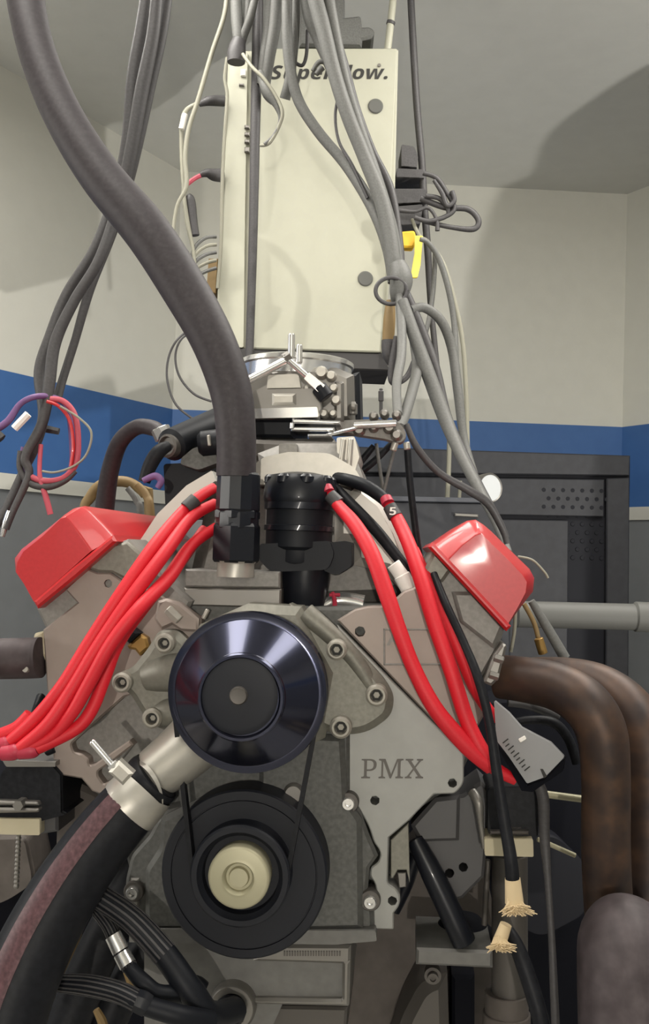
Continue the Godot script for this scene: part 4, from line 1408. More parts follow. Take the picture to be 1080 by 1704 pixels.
	tube(b, [[378, -10, 2.3, 4], [372, 30, 2.3, 4], [352, 90, 2.3, 4], [330, 165, 2.3, 4], [314, 215, 2.3, 4], [308, 262, 2.3, 4], [310, 310, 2.3, 4], [294, 345, 2.3, 3], [288, 400, 2.3, 3], [296, 440, 2.3, 3]], 4, 10, 8)
	single("thin_pale_cable", b, "cable_pale", "thin pale cable hanging from the top along the left of the control box", "cable")
	b = MB.new()
	tube(b, [[328, 172, 2.33, 3], [310, 184, 2.33, 4], [303, 208, 2.33, 4], [302, 262, 2.33, 3], [306, 320, 2.33, 3], [312, 370, 2.33, 4], [322, 420, 2.33, 3], [326, 470, 2.33, 3]], 3, 10, 8)
	single("thin_pale_cable", b, "cable_pale", "second thin pale cable leaving the upper black plug left of the control box", "cable")
	b = MB.new()
	tube(b, [[302, 215, 2.32, 5], [308, 190, 2.32, 5]], 5, 10)
	single("white_ferrule", b, "white_sleeve", "small white ferrule on the pale cable below the upper black plug", "ferrule")
	for v in [["upper black plug sticking out of the left side of the control box", [[331, 174, 2.38, 4], [348, 168, 2.38, 8], [372, 168, 2.4, 9]]], ["lower black plug with a red lead on the left side of the control box", [[332, 292, 2.38, 4], [344, 288, 2.38, 7], [356, 291, 2.39, 10], [370, 292, 2.4, 11]]]]:
		b = MB.new()
		tube(b, v[1], 8, 12)
		single("side_plug", b, "cable_dark", v[0], "plug", "plugs on the left of the control box")
	b = MB.new()
	tube(b, [[312, 306, 2.37, 4], [324, 297, 2.37, 4], [334, 292, 2.37, 4]], 4, 8)
	single("red_lead", b, "pink_wire", "short red lead between the lower black plug and the pale cable", "wire")
	b = MB.new()
	tube(b, [[312, 326, 2.34, 5], [317, 334, 2.34, 8], [321, 370, 2.34, 8], [324, 392, 2.34, 8]], 8, 12)
	single("inline_connector", b, "cable_dark", "dark inline cable connector hanging left of the control box", "connector")
	for k in 5:
		b = MB.new()
		var y := 398.0 + k * 13
		tube(b, [[360, y - 4, 2.36, 3], [342, y - 2 + k, 2.35, 3], [324, y + 14, 2.34, 3], [316 + k * 2, y + 44, 2.34, 2.5], [328, y + 72, 2.34, 2.5]], 3, 8)
		single("ribbon_wire", b, "cable_pale" if k % 2 else "cable_grey", ["topmost", "second", "third", "fourth", "lowest"][k] + " of five thin wires curling out of the control box's left socket strip", "wire", "thin wires left of the control box")
	for v in [["thin dark wire loop under the thick hose, outer curve", [[364, 540, 2.42], [330, 545, 2.36], [300, 560, 2.3], [282, 590, 2.3], [278, 630, 2.3], [292, 672, 2.3], [322, 698, 2.3]]], ["thin dark wire loop under the thick hose, inner curve", [[364, 548, 2.42], [334, 550, 2.36], [304, 562, 2.32], [292, 590, 2.32], [298, 625, 2.32], [322, 655, 2.32], [352, 668, 2.32]]]]:
		b = MB.new()
		tube(b, v[1], 2, 8, 8)
		single("wire_loop", b, "cable_dark", v[0], "wire", "thin wire loops under the thick hose")
	b = MB.new()
	tube(b, [[378, 96, 2.36, 3], [374, 130, 2.36, 3], [378, 160, 2.36, 3], [374, 220, 2.36, 3], [370, 300, 2.36, 3], [368, 400, 2.36, 3], [362, 480, 2.36, 3]], 3, 8, 6)
	single("edge_wire", b, "cable_pale", "thin cream wire running down the control box's left edge", "wire")
	# in front of the control box
	var front := [
		["straight dark cable hanging down the whole height of the control box's seam", "cable_dark", [[430, -20, 2.28, 9], [428, 80, 2.28, 9], [425, 200, 2.28, 8.5], [421, 400, 2.28, 7.5], [416, 560, 2.28, 7], [414, 610, 2.28, 7]]],
		["thick dark cable left of the seam cable, gathered into the black boot", "cable_grey", [[392, -20, 2.25, 9], [394, 30, 2.25, 10], [396, 70, 2.25, 9], [392, 100, 2.28, 13]]],
		["short grey cable filling the gap between the boot cables and the seam cable", "cable_grey", [[414, -20, 2.26, 6], [410, 30, 2.26, 6], [402, 74, 2.27, 6], [396, 98, 2.28, 5]]],
		["dark cable between the seam cable and the lettering, bending behind its neighbour", "cable_grey", [[446, -20, 2.24, 8], [446, 40, 2.25, 8], [440, 90, 2.26, 8], [434, 140, 2.27, 7]]],
		["dark cable right of the lettering's start that ends behind the clamp block", "cable_grey", [[506, -20, 2.16, 9], [514, 30, 2.17, 9], [530, 70, 2.18, 8], [548, 110, 2.17, 8]]],
		["slanting dark cable joining the black boot from the right", "cable_grey", [[428, -20, 2.22, 6], [416, 30, 2.23, 7], [404, 64, 2.25, 7], [396, 96, 2.27, 7]]],
		["dark cable falling left of the lettering and tucking behind the seam cable", "cable_grey", [[462, -20, 2.2, 10], [458, 40, 2.22, 10], [448, 100, 2.24, 9], [442, 150, 2.26, 8], [455, 170, 2.27, 6]]],
		["dark cable passing over the first letters of the control box", "cable_grey", [[478, -20, 2.15, 9], [478, 60, 2.16, 9], [484, 120, 2.17, 9], [498, 170, 2.18, 9], [530, 220, 2.18, 9], [572, 270, 2.17, 9], [606, 320, 2.15, 10], [630, 370, 2.13, 9], [646, 420, 2.12, 9], [654, 470, 2.11, 9]]],
		["short dark cable ending over the letter area beside the seam cable", "cable_grey", [[494, -20, 2.18, 8], [490, 60, 2.19, 8], [484, 120, 2.2, 8], [474, 165, 2.22, 9]]],
		["thick dark cable right of the lettering's middle, front strand of the main bundle", "cable_grey", [[520, -20, 2.1, 13], [536, 40, 2.1, 13], [556, 120, 2.1, 12], [578, 190, 2.1, 12], [606, 260, 2.1, 12], [634, 330, 2.09, 13], [650, 400, 2.08, 13], [658, 465, 2.07, 12]]],
		["second strand of the main bundle, just right of the front strand", "cable_grey", [[544, -20, 2.12, 10], [558, 60, 2.12, 10], [576, 140, 2.12, 9], [600, 220, 2.12, 10], [628, 300, 2.12, 10], [652, 380, 2.1, 10], [662, 440, 2.09, 10], [668, 480, 2.08, 9]]],
		["third strand of the main bundle, crossing the last letters", "cable_dark", [[556, 50, 2.15, 7], [574, 110, 2.15, 7], [594, 180, 2.15, 6], [620, 250, 2.15, 6], [650, 315, 2.14, 7], [664, 400, 2.12, 7], [668, 470, 2.1, 7]]],
		["thin dark wire curving beside the main bundle on the control box door", "cable_dark", [[566, 150, 2.14, 3], [558, 190, 2.15, 2.5], [564, 235, 2.15, 2.5], [586, 275, 2.14, 3], [612, 330, 2.13, 3]]],
		["thin dark wire looping up left of the main bundle over the box's top edge", "cable_dark", [[512, 50, 2.2, 3], [510, 90, 2.2, 3], [504, 108, 2.2, 3], [494, 106, 2.2, 3], [488, 96, 2.2, 3]]],
		["thin pale wire crossing from the black boot over the seam cable", "cable_pale", [[404, 90, 2.22, 3], [420, 112, 2.2, 3], [440, 132, 2.19, 3], [462, 165, 2.19, 3], [470, 190, 2.19, 3], [462, 215, 2.2, 3], [448, 238, 2.2, 3], [434, 242, 2.22, 3]]],
		["dark loop of wire below the lettering next to the seam cable", "cable_grey", [[432, 120, 2.21, 6], [444, 150, 2.2, 9], [462, 178, 2.2, 6], [466, 200, 2.2, 3], [456, 225, 2.2, 3], [440, 240, 2.2, 3]]]]
	for c in front:
		b = MB.new()
		tube(b, c[2], 6, 12, 7)
		single("hanging_cable", b, c[1], c[0], "cable", "cables hanging before the control box")
	b = MB.new()
	tube(b, [[398, 66, 2.24, 11], [394, 84, 2.24, 15], [393, 104, 2.24, 15]], 13, 14)
	single("cable_boot", b, "cable_dark", "black rubber boot gathering cables at the control box's top left corner", "boot")
	b = MB.new()
	tube(b, [[520, 118, 2.17, 3], [530, 104, 2.17, 4], [540, 104, 2.17, 4], [545, 116, 2.17, 3]], 4, 10)
	tube(b, [[526, 124, 2.17, 4], [536, 112, 2.17, 6]], 5, 10)
	single("cable_tie_knot", b, "cable_grey", "small grey cable tie knot over the middle of the lettering", "cable tie")
	# right of the control box
	b = MB.new()
	tube(b, [[683, -20, 2.5, 6], [688, 80, 2.5, 6], [694, 180, 2.5, 6], [702, 270, 2.5, 6], [706, 340, 2.5, 6], [712, 420, 2.5, 6], [716, 500, 2.5, 5], [722, 560, 2.5, 5], [728, 620, 2.5, 5], [736, 700, 2.5, 5]], 6, 12, 6)
	single("hanging_cable", b, "cable_dark", "single straight dark cable hanging right of the control box before the ceiling", "cable")
	var fr := frame(2.45)
	for v in [["topmost black plug on the control box's right side", [[668, 240, 3], [690, 244, 5], [696, 262], [694, 278], [668, 276]]], ["flat black plug second from the top on the right side", [[660, 280, 3], [704, 282, 4], [706, 296], [660, 294]]], ["thick black plug in the middle of the right side stack", [[656, 314, 3], [708, 314, 4], [712, 336], [656, 338]]], ["lowest wide black plug of the right side stack", [[654, 344, 3], [704, 340, 4], [700, 372, 4], [668, 374, 3]]]]:
		b = MB.new()
		prism(b, fr, v[1], -0.10, 0.0, 0.006)
		single("side_plug", b, "cable_dark", v[0], "plug", "plugs on the right of the control box")
	for v in [["large dark cable loop reaching furthest right beside the control box", 5, [[700, 330, 2.42, 5], [740, 345, 2.42, 5], [778, 348, 2.42, 5], [796, 366, 2.42, 5], [788, 381, 2.42, 5], [750, 378, 2.42, 4], [705, 368, 2.42, 4]]], ["small upper cable loop right of the control box", 4, [[704, 288, 2.41, 4], [726, 296, 2.41, 4], [742, 318, 2.41, 4], [756, 346, 2.41, 4], [742, 360, 2.41, 4], [714, 368, 2.41, 4], [690, 362, 2.41, 4]]], ["thin cable hook with an upturned tip right of the control box", 4, [[722, 300, 2.4, 3], [736, 322, 2.4, 4], [744, 342, 2.4, 4], [756, 334, 2.4, 4], [752, 318, 2.4, 4]]], ["lower short cable arch below the black plugs", 4, [[664, 350, 2.41, 4], [690, 352, 2.41, 3], [712, 346, 2.41, 3], [726, 364, 2.41, 3], [728, 384, 2.41, 4]]], ["middle cable arch leaving the thick black plug", 4, [[708, 326, 2.41, 4], [730, 330, 2.41, 4], [744, 344, 2.41, 4], [746, 358, 2.41, 3]]]]:
		b = MB.new()
		tube(b, v[2], v[1], 10, 8)
		single("cable_loop", b, "cable_dark", v[0], "cable", "cable loops right of the control box")
	var o := thing("yellow_tag", "yellow plastic strap and orange buckle tied right of the control box", "strap", spot(690, 460, 2.3))
	b = MB.new()
	prism(b, frame(2.3), [[656, 386, 4], [690, 383, 4], [694, 398], [688, 412, 4], [654, 410, 3]], -0.02, 0.01, 0.004)
	part(o, "buckle", b, "yellow")
	b = MB.new()
	prism(b, frame(2.28), [[690, 392, 3], [704, 392, 3], [700, 440], [695, 462, 3], [683, 462, 3], [690, 420]], -0.004, 0.003, 0.001)
	part(o, "strap", b, "yellow_pale")
	# knot and ring of the main bundle
	b = MB.new()
	var ring := []
	for k in 15:
		var a := TAU * k / 14.0
		ring.append([651 + cos(a) * 26, 484 + sin(a) * 22, 2.03, 3.5])
	tube(b, ring, 3.5, 10, 4)
	single("cable_ring", b, "cable_dark", "black wire ring round the knot of the main cable bundle", "ring")
	b = MB.new()
	tube(b, [[662, 440, 2.06, 14], [668, 464, 2.05, 19], [664, 488, 2.05, 16], [660, 504, 2.06, 10]], 14, 14)
	single("taped_knot", b, "cable_grey", "grey taped knot where the main cable bundle narrows", "tape")
	o = thing("pendant_connector", "tan and black cable connector hanging under the knot by the box corner", "connector", spot(648, 620, 2.1))
	b = MB.new()
	tube(b, [[650, 500, 2.12, 7], [648, 530, 2.12, 10], [646, 566, 2.12, 10]], 9, 12)
	part(o, "sleeve", b, "tan_cable")
	b = MB.new()
	tube(b, [[646, 566, 2.12, 11], [647, 590, 2.12, 11], [653, 610, 2.12, 5]], 9, 12)
	part(o, "plug", b, "cable_dark")
	var right := [
		["thick grey cable from the knot down to the throttle linkage, leftmost", "cable_grey", [[664, 490, 2.04, 7], [668, 540, 2.0, 8], [668, 590, 1.95, 8], [660, 640, 1.85, 8], [662, 690, 1.7, 8]]],
		["thick grey cable swinging from the knot back left to the linkage", "cable_grey", [[688, 560, 2.06, 8], [694, 610, 2.0, 9], [686, 650, 1.9, 9], [674, 690, 1.75, 9], [666, 712, 1.62, 8]]],
		["short dark cable hooking right beneath the box's lower right corner", "cable_dark", [[660, 560, 2.1, 5], [652, 610, 2.1, 6], [654, 636, 2.1, 6], [676, 628, 2.1, 5], [690, 600, 2.1, 5]]],
		["front grey cable of the long strand falling right towards the gauge", "cable_grey", [[670, 500, 2.02, 9], [690, 560, 2.0, 11], [712, 620, 1.98, 12], [738, 690, 1.95, 12], [764, 752, 1.9, 10], [792, 806, 1.85, 9], [824, 866, 1.8, 8], [846, 920, 1.75, 7]]],
		["dark cable just right of the long grey strand", "cable_dark", [[676, 490, 2.06, 8], [698, 540, 2.05, 8], [724, 610, 2.03, 8], [744, 690, 2.0, 7], [770, 750, 1.95, 7], [800, 812, 1.9, 7], [830, 866, 1.86, 6], [842, 895, 1.85, 6]]],
		["dark cable arching out from the knot and down along the blue stripe", "cable_grey", [[684, 516, 2.05, 8], [706, 512, 2.06, 8], [734, 534, 2.07, 8], [752, 580, 2.08, 8], [762, 650, 2.06, 8], [772, 730, 2.04, 7], [790, 790, 2.0, 6]]],
		["thin grey cable hanging from the yellow strap, right curve", "cable_grey", [[699, 398, 2.285, 4], [712, 404, 2.29, 4], [730, 430, 2.3, 5], [746, 480, 2.3, 5], [756, 540, 2.3, 5], [760, 620, 2.28, 5], [768, 720, 2.26, 5]]],
		["rightmost pale cable, falling over the blue stripe to the locker", "cable_pale", [[686, 366, 2.46, 3], [698, 392, 2.38, 3], [714, 404, 2.35, 3], [738, 440, 2.34, 4], [756, 500, 2.34, 4], [770, 570, 2.34, 4], [776, 660, 2.34, 4], [778, 740, 2.34, 4], [780, 780, 2.34, 4]]],
		["thin grey cable crossing behind the arching one, left curve", "cable_grey", [[724, 420, 2.36, 4], [722, 470, 2.36, 4], [716, 520, 2.34, 4], [704, 572, 2.32, 4], [694, 620, 2.3, 4]]]]
	for c in right:
		b = MB.new()
		tube(b, c[2], 6, 12, 7)
		single("strand_cable", b, c[1], c[0], "cable", "cables falling right of the control box")
	for v in [["pale vertical rod end before the black locker, left one", [[748, 690, 2.85, 4], [747, 770, 2.85, 4], [744, 838, 2.85, 4]]], ["pale thin rod end before the black locker, right one", [[766, 800, 2.85, 3], [764, 838, 2.85, 3]]]]:
		b = MB.new()
		tube(b, v[1], 4, 8)
		single("thin_rod", b, "cable_pale", v[0], "rod", "pale rods before the locker")
	var low := [
		["dark cable sagging from the throttle linkage right to the valve cover", "cable_dark", [[676, 706, 1.6, 5], [694, 745, 1.6, 6], [730, 786, 1.62, 6], [780, 816, 1.65, 7], [812, 838, 1.68, 7], [836, 880, 1.7, 6], [844, 905, 1.7, 5]]],
		["straight black cable dropping from the linkage behind the right wires", "rubber_black", [[678, 748, 1.5, 6], [682, 800, 1.5, 6], [690, 870, 1.5, 6], [698, 930, 1.5, 6]]],
		["thin grey wire pair under the throttle linkage, left leg", "cable_grey", [[626, 738, 1.5, 3], [632, 780, 1.5, 3], [640, 830, 1.5, 3]]],
		["thin grey wire pair under the throttle linkage, right leg", "cable_grey", [[656, 748, 1.48, 3], [648, 780, 1.48, 3], [638, 820, 1.48, 3]]],
		["black cable slanting from the linkage down to the intake", "rubber_black", [[652, 738, 1.52, 5], [622, 768, 1.52, 6], [592, 792, 1.52, 6]]],
		["second black cable slanting to the intake below the carburetor", "rubber_black", [[622, 742, 1.54, 5], [602, 766, 1.54, 6], [584, 786, 1.54, 6]]],
		["glossy black tube arching from the distributor over the white runner", "black_plastic", [[540, 792, 1.27, 8], [572, 797, 1.24, 10], [606, 808, 1.22, 11], [634, 826, 1.21, 11], [644, 838, 1.2, 9]]],
		["straight black tube slanting down across the white runner", "rubber_black", [[548, 800, 1.25, 7], [584, 838, 1.22, 9], [628, 885, 1.2, 10], [664, 930, 1.19, 9], [688, 958, 1.19, 8]]]]
	for c in low:
		b = MB.new()
		tube(b, c[2], 6, 14, 7)
		single("engine_cable", b, c[1], c[0], "cable", "cables round the carburetor")
	o = thing("dip_wire", "thin red wire with a clip standing in the gap right of the distributor", "wire", spot(557, 1020, 1.2))
	b = MB.new()
	tube(b, [[556, 1018, 1.2, 4], [557, 1000, 1.2, 4], [553, 985, 1.2, 3]], 4, 8)
	tube(b, [[548, 990, 1.2, 3], [566, 990, 1.2, 3]], 3, 8)
	part(o, "lead", b, "dark_red")
	# foreground conduit on the right with frayed sleeves
	o = thing("frayed_conduit", "black conduit falling past the ruled plate, ending in a frayed cream sleeve", "cable", spot(855, 1520, 1.02))
	b = MB.new()
	tube(b, [[722, 955, 1.13, 6], [742, 1005, 1.1, 7], [772, 1070, 1.08, 7], [796, 1130, 1.06, 8], [814, 1200, 1.05, 8], [826, 1280, 1.04, 9], [840, 1370, 1.03, 10], [850, 1430, 1.02, 11], [853, 1468, 1.02, 12]], 8, 14, 7)
	part(o, "conduit", b, "rubber_black")
	fray(o, 853, 1462, 856, 1502, 13, 24, 11)
	o = thing("frayed_cable", "lower black cable starting from a smaller frayed cream tuft at right", "cable", spot(900, 1740, 1.0))
	b = MB.new()
	tube(b, [[846, 1548, 1.03, 10], [862, 1580, 1.02, 13], [880, 1630, 1.01, 14], [898, 1690, 1.0, 14], [908, 1740, 1.0, 14]], 13, 14)
	part(o, "cable", b, "rubber_black")
	fray(o, 842, 1538, 832, 1566, 10, 20, 5)
	b = MB.new()
	tube(b, [[894, 1300, 1.1, 9], [904, 1330, 1.1, 10], [906, 1390, 1.1, 9], [912, 1470, 1.09, 6], [918, 1560, 1.08, 6], [922, 1650, 1.07, 7], [926, 1740, 1.06, 7]], 7, 14)
	single("vertical_cable", b, "cable_dark", "dark cable hanging below the ruled plate towards the bottom edge", "cable")
	for v in [["thin pale wire curving out of the right valve cover's corner before the locker", "cable_pale", 2, [[862, 926, 1.5], [886, 932, 1.5], [906, 952, 1.5], [912, 962, 1.5]]], ["pale wire hanging below the right valve cover", "cable_pale", 3, [[858, 1010, 1.45], [856, 1050, 1.45], [850, 1085, 1.45]]], ["dark cable slanting right below the right valve cover", "cable_grey", 8, [[884, 1000, 1.5, 6], [908, 1040, 1.5, 8], [940, 1095, 1.5, 9]]], ["thin brown wire beside the slanting cable right of the valve cover", "tan_cable", 4, [[872, 1005, 1.48], [890, 1040, 1.48], [900, 1085, 1.48]]]]:
		b = MB.new()
		tube(b, v[3], v[2], 10)
		single("cover_wire", b, v[1], v[0], "wire", "wires at the right valve cover")
	b = MB.new()
	rod(b, at(896, 1062, 1.46), at(904, 1088, 1.46), 0.007, 10)
	single("brass_connector", b, "brass", "small brass connector on the brown wire above the header", "connector")

func fray(o: Node3D, x0: float, y0: float, x1: float, y1: float, r: float, spread: float, seed_: int) -> void:
	var rng := RandomNumberGenerator.new()
	rng.seed = seed_
	var b := MB.new()
	tube(b, [[x0, y0, 1.02, r], [(x0 + x1) / 2, (y0 + y1) / 2, 1.02, r * 1.1], [x1, y1, 1.02, r * 1.2]], r, 12)
	part(o, "fibre_sleeve", b, "fibre")
	b = MB.new()
	for k in 130:
		var a := rng.randf() * TAU
		var q := Vector2(cos(a), sin(a)) * r * rng.randf()
		var e := Vector2(rng.randf_range(-1, 1) * spread, rng.randf_range(0.2, 1.1) * spread * 0.9)
		if k % 3 == 0:
			e.x = absf(e.x) + 4
		tube(b, [[x1 + q.x * 0.9, y1 + q.y * 0.4 - 6, 1.015, 1.6], [x1 + q.x + e.x * 0.4, y1 + e.y * 0.6, 1.012, 1.5], [x1 + q.x + e.x, y1 + e.y, 1.005 + rng.randf() * 0.01, 0.8]], 1.5, 5, 3)
	var s := part(o, "loose_fibres", b, "fibre")
	s.set_meta("kind", "stuff")

# ---------------------------------------------------------------- mounts and plates beside the engine
func mounts() -> void:
	var o := thing("engine_mount", "right hand engine mount of dark bracket, rubber block and beige clamp on a steel post", "mount", Transform3D(Basis(), on(EX, 848, 1780, -0.02)))
	var b := MB.new()
	prism(b, EX, [[684, 1374], [722, 1328], [770, 1322], [800, 1300], [818, 1318], [806, 1460], [770, 1496], [752, 1500], [704, 1420]], -0.10, -0.03, 0.004, [[748, 1453, 8], [771, 1443, 8]])
	part(o, "bracket", b, "mount_grey")
	b = MB.new()
	prism(b, EX, [[684, 1374], [724, 1329], [766, 1324], [764, 1400], [700, 1402]], -0.05, -0.018, 0.004)
	part(o, "gusset", b, "mount_grey")
	b = MB.new()
	tube(b, [[690, 1396, 1.15, 14], [722, 1460, 1.14, 19], [760, 1540, 1.13, 20], [772, 1566, 1.13, 20]], 18, 16)
	part(o, "strut", b, "black_anodized")
	b = MB.new()
	tube(b, [[692, 1420, 1.2, 12], [676, 1470, 1.2, 12], [656, 1516, 1.2, 10]], 12, 12)
	part(o, "rear_strut", b, "black_anodized")
	b = MB.new()
	lathe(b, Transform3D(Basis(Vector3.RIGHT, Vector3.FORWARD, Vector3.UP), at(770, 1572, 1.2)), [[0, 0], [0.044, 0], [0.046, 0.004], [0.038, 0.018], [0.020, 0.034], [0, 0.036]], 32)
	part(o, "foot", b, "bed_dark")
	b = MB.new()
	prism(b, EX, [[693, 1578], [820, 1583], [820, 1612], [692, 1606]], -0.10, 0.0, 0.003)
	part(o, "shelf", b, "pan")
	b = MB.new()
	prism(b, EX, [[812, 1312, 8], [894, 1310, 8], [896, 1392, 6], [812, 1388, 6]], -0.08, 0.0, 0.008)
	part(o, "rubber_block", b, "rubber_black")
	b = MB.new()
	prism(b, EX, [[806, 1396, 3], [887, 1396, 3], [888, 1426, 3], [807, 1424, 3]], -0.08, 0.012, 0.004)
	part(o, "clamp_block", b, "block_beige")
	b = MB.new()
	prism(b, EX, [[816, 1384], [880, 1384], [880, 1390], [816, 1390]], -0.08, 0.010, 0.002)
	prism(b, EX, [[830, 1372, 4], [870, 1372, 4], [874, 1384], [826, 1384]], -0.07, 0.0, 0.003)
	part(o, "washer_plate", b, "dark_steel")
	b = MB.new()
	for v in [[812, 1430, 806, 1540], [836, 1430, 830, 1500]]:
		rod(b, on(EX, v[0], v[1], -0.04), on(EX, v[2], v[3], -0.04), er(5, 0), 10)
	part(o, "threaded_rod", b, "dark_steel")
	b = MB.new()
	rod(b, on(EX, 848, 1420, -0.05), on(EX, 848, 1790, -0.05), er(29, -0.05), 28)
	part(o, "post", b, "dark_steel")
	b = MB.new()
	rod(b, on(EX, 843, 1690, -0.05), on(EX, 843, 1650, -0.05), er(35, -0.05), 28)
	rod(b, on(EX, 843, 1790, -0.05), on(EX, 843, 1684, -0.05), er(38, -0.05), 28)
	part(o, "collar", b, "brown_dark")
	b = MB.new()
	lathe(b, efr(720, 1622, -0.03), [[0, -0.01], [er(14, 0), -0.01], [er(14, 0), 0.004], [er(9, 0), 0.004], [er(9, 0), 0.012], [er(5, 0), 0.012], [er(5, 0), 0.008], [0, 0.008]], 16)
	part(o, "bolt", b, "dark_steel")
	b = MB.new()
	sweep(b, [v4(EX, 786, 1318, -0.01, 8), v4(EX, 796, 1336, 0.0, 8), v4(EX, 800, 1372, 0.0, 5), v4(EX, 806, 1412, 0.0, 4)], 10)
	single("chrome_cable", b, "steel", "short bright metal cable end left of the right rubber mount", "cable")
	o = thing("stand_plate", "dull brown grey steel stand plate behind the sump at lower right", "plate", Transform3D(Basis(), on(EX, 700, 1780, -0.2)))
	b = MB.new()
	prism(b, EX, [[560, 1440], [640, 1470], [700, 1400], [800, 1400], [830, 1560], [826, 1800], [500, 1800]], -0.30, -0.20, 0.006)
	part(o, "plate", b, "brown_dark")
	b = MB.new()
	prism(b, EX, [[700, 1640, 20], [745, 1624], [750, 1800], [640, 1800], [668, 1700, 20]], -0.20, -0.10, 0.012)
	part(o, "lower_casting", b, "dark_steel")
	b = MB.new()
	prism(b, EX, [[752, 1624], [790, 1624], [790, 1800], [752, 1800]], -0.20, -0.12, 0.004)
	part(o, "dark_channel", b, "bed_dark")
	# left mount
	o = thing("engine_mount", "left engine mount of black rubber, washer plates and a beige block over a threaded rod", "mount", Transform3D(Basis(), on(EX, 40, 1500, -0.02)))
	b = MB.new()
	prism(b, EX, [[0, 1290, 8], [14, 1272, 8], [86, 1274, 4], [100, 1290], [101, 1352], [108, 1356], [70, 1366], [-10, 1366]], -0.08, 0.01, 0.008)
	part(o, "rubber_block", b, "rubber_black")
	b = MB.new()
	prism(b, EX, [[-20, 1332, 3], [62, 1335, 4], [64, 1341], [-20, 1341]], -0.06, 0.02, 0.002)
	prism(b, EX, [[-20, 1344, 3], [64, 1346, 4], [64, 1352, 4], [-20, 1354]], -0.06, 0.022, 0.002)
	part(o, "washer_plate", b, "steel")
	b = MB.new()
	lathe(b, efr(34, 1338, 0.02), [[0, -0.01], [er(9, 0), -0.01], [er(9, 0), 0.008], [0, 0.008]], 6)
	part(o, "nut", b, "steel")
	b = MB.new()
	prism(b, EX, [[-20, 1362, 2], [66, 1363, 3], [66, 1390, 3], [-20, 1388]], -0.07, 0.016, 0.003)
	part(o, "clamp_block", b, "block_beige")
	b = MB.new()
	prism(b, EX, [[66, 1362], [96, 1352], [96, 1384], [66, 1389]], -0.07, 0.0, 0.003)
	part(o, "side_bracket", b, "mount_grey")
	b = MB.new()
	var prof := [[0, 0.0]]
	for k in 26:
		prof.append([er(5 if k % 2 else 3.6, 0), k * 0.0026])
	prof.append([0, 0.066])
	lathe(b, func_axis(27, 1478, -0.02), prof, 12)
	part(o, "threaded_rod", b, "steel")
	b = MB.new()
	prism(b, EX, [[2, 1262, 3], [30, 1266], [92, 1268], [92, 1276], [10, 1276, 3]], -0.04, 0.015, 0.003)
	part(o, "top_plate", b, "steel")
	b = MB.new()
	rod(b, on(EX, 52, 1256, 0.02), on(EX, 76, 1246, 0.02), er(5, 0), 10)
	part(o, "bolt", b, "chrome")
	b = MB.new()
	sweep(b, [v4(EX, 68, 1160, -0.02, 8), v4(EX, 60, 1178, 0.0, 6), v4(EX, 52, 1196, 0.01, 4)], 12)
	single("plug_clip", b, "black_plastic", "small black clip under the left exhaust stub above the red boots", "clip")
	b = MB.new()
	rod(b, on(EX, 76, 1250, 0.0), on(EX, 90, 1244, 0.0), er(9, 0), 12)
	single("black_plug", b, "black_plastic", "small black plug end beside the left bundle's lowest red boot", "plug")
	# the brown stand behind the left mount
	b = MB.new()
	prism(b, EX, [[96, 1290], [160, 1318], [180, 1340], [150, 1420], [90, 1440]], -0.2, -0.06, 0.006)
	single("stand_bracket", b, "brown_dark", "brown grey stand bracket between the left mount and the front plate", "bracket")
	# ruled plate on the right
	var fr := Transform3D(EX.basis * Basis(Vector3.UP, -0.25), on(EX, 880, 1240, 0.05))
	o = thing("ruled_plate", "grey degree plate with tick marks along its edge below the right header", "plate", fr)
	b = MB.new()
	prism(b, fr, [[822, 1166, 3], [846, 1186], [868, 1211], [916, 1236], [939, 1260, 3], [907, 1293, 3], [877, 1304, 3], [846, 1258], [826, 1232]], -0.004, 0.004, 0.0012)
	part(o, "plate", b, "timing_plate")
	b = MB.new()
	prism(b, fr, [[824, 1236], [846, 1262], [877, 1308], [907, 1297], [940, 1263], [936, 1284], [886, 1318], [868, 1316]], -0.02, -0.003, 0.002)
	part(o, "backing", b, "bed_dark")
	b = MB.new()
	for k in 9:
		var u := k / 8.0
		var x := lerpf(836, 872, u)
		var y := lerpf(1236, 1282, u)
		var l := 9.0 if k % 2 == 0 else 6.0
		prism(b, fr, [[x, y], [x + l, y - l * 0.8], [x + l + 1.2, y - l * 0.8 + 1.5], [x + 1.2, y + 1.5]], 0.003, 0.0048)
	part(o, "tick_marks", b, "socket")
	b = MB.new()
	prism(b, fr, [[862, 1230, 2], [873, 1224, 2], [876, 1230, 2], [866, 1236, 2]], 0.003, 0.0055, 0.0005)
	part(o, "white_mark", b, "white_sleeve")
	b = MB.new()
	prism(b, fr, [[899, 1280], [903, 1280], [910, 1292], [905, 1295]], 0.003, 0.0055)
	part(o, "pointer", b, "socket")
	for v in [["upper bright threaded fitting in the dark right of the rubber mount", [903, 1321, 972, 1330, 6]], ["lower bright metal rod in the dark right of the beige clamp", [894, 1396, 958, 1424, 4]]]:
		b = MB.new()
		var q: Array = v[1]
		rod(b, at(q[0], q[1], 1.25), at(q[2], q[3], 1.25), q[4] * 1.25 / F, 10)
		single("metal_fitting", b, "hub", v[0], "fitting", "bright fittings right of the mount")
	for v in [["black hose bow under the right header", "rubber_black", 8, [[850, 1205, 1.4, 7], [880, 1198, 1.4, 7], [920, 1202, 1.4, 8], [945, 1228, 1.4, 8], [960, 1270, 1.4, 8]]], ["dim grey tube directly under the right header", "mount_grey", 10, [[845, 1168, 1.42, 8], [880, 1172, 1.42, 9], [930, 1192, 1.42, 8]]]]:
		b = MB.new()
		tube(b, v[3], v[2], 12)
		single("under_hose", b, v[1], v[0], "hose", "hoses under the right header")

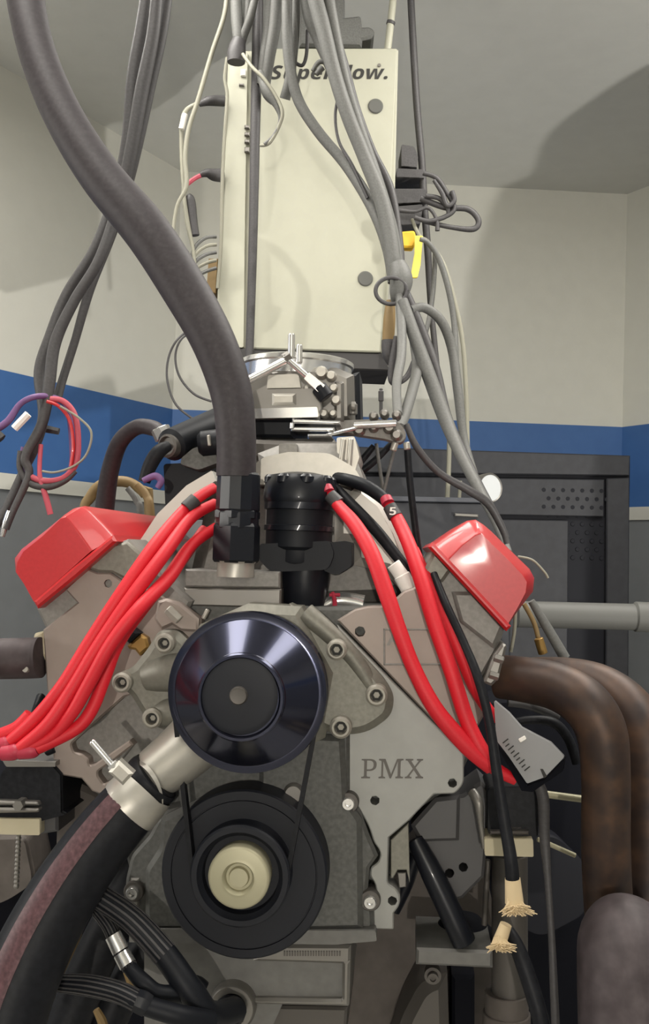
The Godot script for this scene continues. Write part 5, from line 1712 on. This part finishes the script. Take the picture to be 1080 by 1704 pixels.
# ---------------------------------------------------------------- exhaust
func headers() -> void:
	var o := thing("exhaust_header", "rusty brown tubular exhaust header curving down on the right", "exhaust", spot(1030, 1760, 1.1))
	var b := MB.new()
	tube(b, [[832, 1126, 1.16, 36], [880, 1132, 1.14, 38], [930, 1144, 1.12, 40], [972, 1170, 1.1, 42], [1000, 1216, 1.09, 42], [1008, 1290, 1.09, 40], [1008, 1400, 1.1, 40], [1012, 1500, 1.11, 40], [1020, 1600, 1.12, 40]], 38, 30, 8)
	part(o, "primary_tube", b, "header", "nearer rusty primary tube")
	b = MB.new()
	tube(b, [[880, 1118, 1.3, 24], [940, 1124, 1.27, 30], [1000, 1142, 1.24, 36], [1048, 1180, 1.21, 40], [1076, 1240, 1.19, 44], [1080, 1340, 1.18, 44], [1078, 1460, 1.17, 44], [1066, 1600, 1.16, 42]], 38, 30, 8)
	part(o, "primary_tube", b, "header", "farther rusty primary tube")
	b = MB.new()
	tube(b, [[1048, 1545, 1.06, 66], [1042, 1570, 1.04, 78], [1046, 1620, 1.02, 84], [1052, 1700, 1.0, 88], [1056, 1790, 0.98, 90]], 80, 36, 6)
	part(o, "collector", b, "header_dark", "wide dull collector at the bottom")
	b = MB.new()
	prism(b, EX, [[836, 1070, 3], [844, 1074, 3], [830, 1130, 3], [818, 1142], [804, 1136], [822, 1090]], -0.06, 0.012, 0.003)
	part(o, "flange", b, "steel", "bright steel flange")
	b = MB.new()
	for v in [[826, 1096], [818, 1124]]:
		rod(b, on(EX, v[0] - 4, v[1] - 2, 0.014), on(EX, v[0] + 12, v[1] + 3, 0.014), er(7, 0), 6)
	part(o, "flange_bolt", b, "steel")
	o = thing("exhaust_stub", "brown exhaust pipe stub entering at the left edge below the left valve cover", "exhaust", spot(0, 1130, 1.17))
	b = MB.new()
	tube(b, [[-60, 1096, 1.15, 34], [0, 1096, 1.16, 34], [50, 1095, 1.17, 34], [68, 1094, 1.17, 34]], 34, 28)
	part(o, "pipe", b, "header_dark")
	b = MB.new()
	prism(b, EX, [[56, 1054, 4], [72, 1050, 3], [82, 1082], [80, 1090], [70, 1102], [58, 1104], [50, 1080]], -0.06, -0.002, 0.004)
	part(o, "gasket", b, "block_beige")
	b = MB.new()
	lathe(b, efr(47, 1112, 0.02), [[0, -0.01], [er(7, 0), -0.01], [er(7, 0), 0.006], [er(5, 0), 0.01], [0, 0.01]], 10)
	part(o, "flange_bolt", b, "machined")
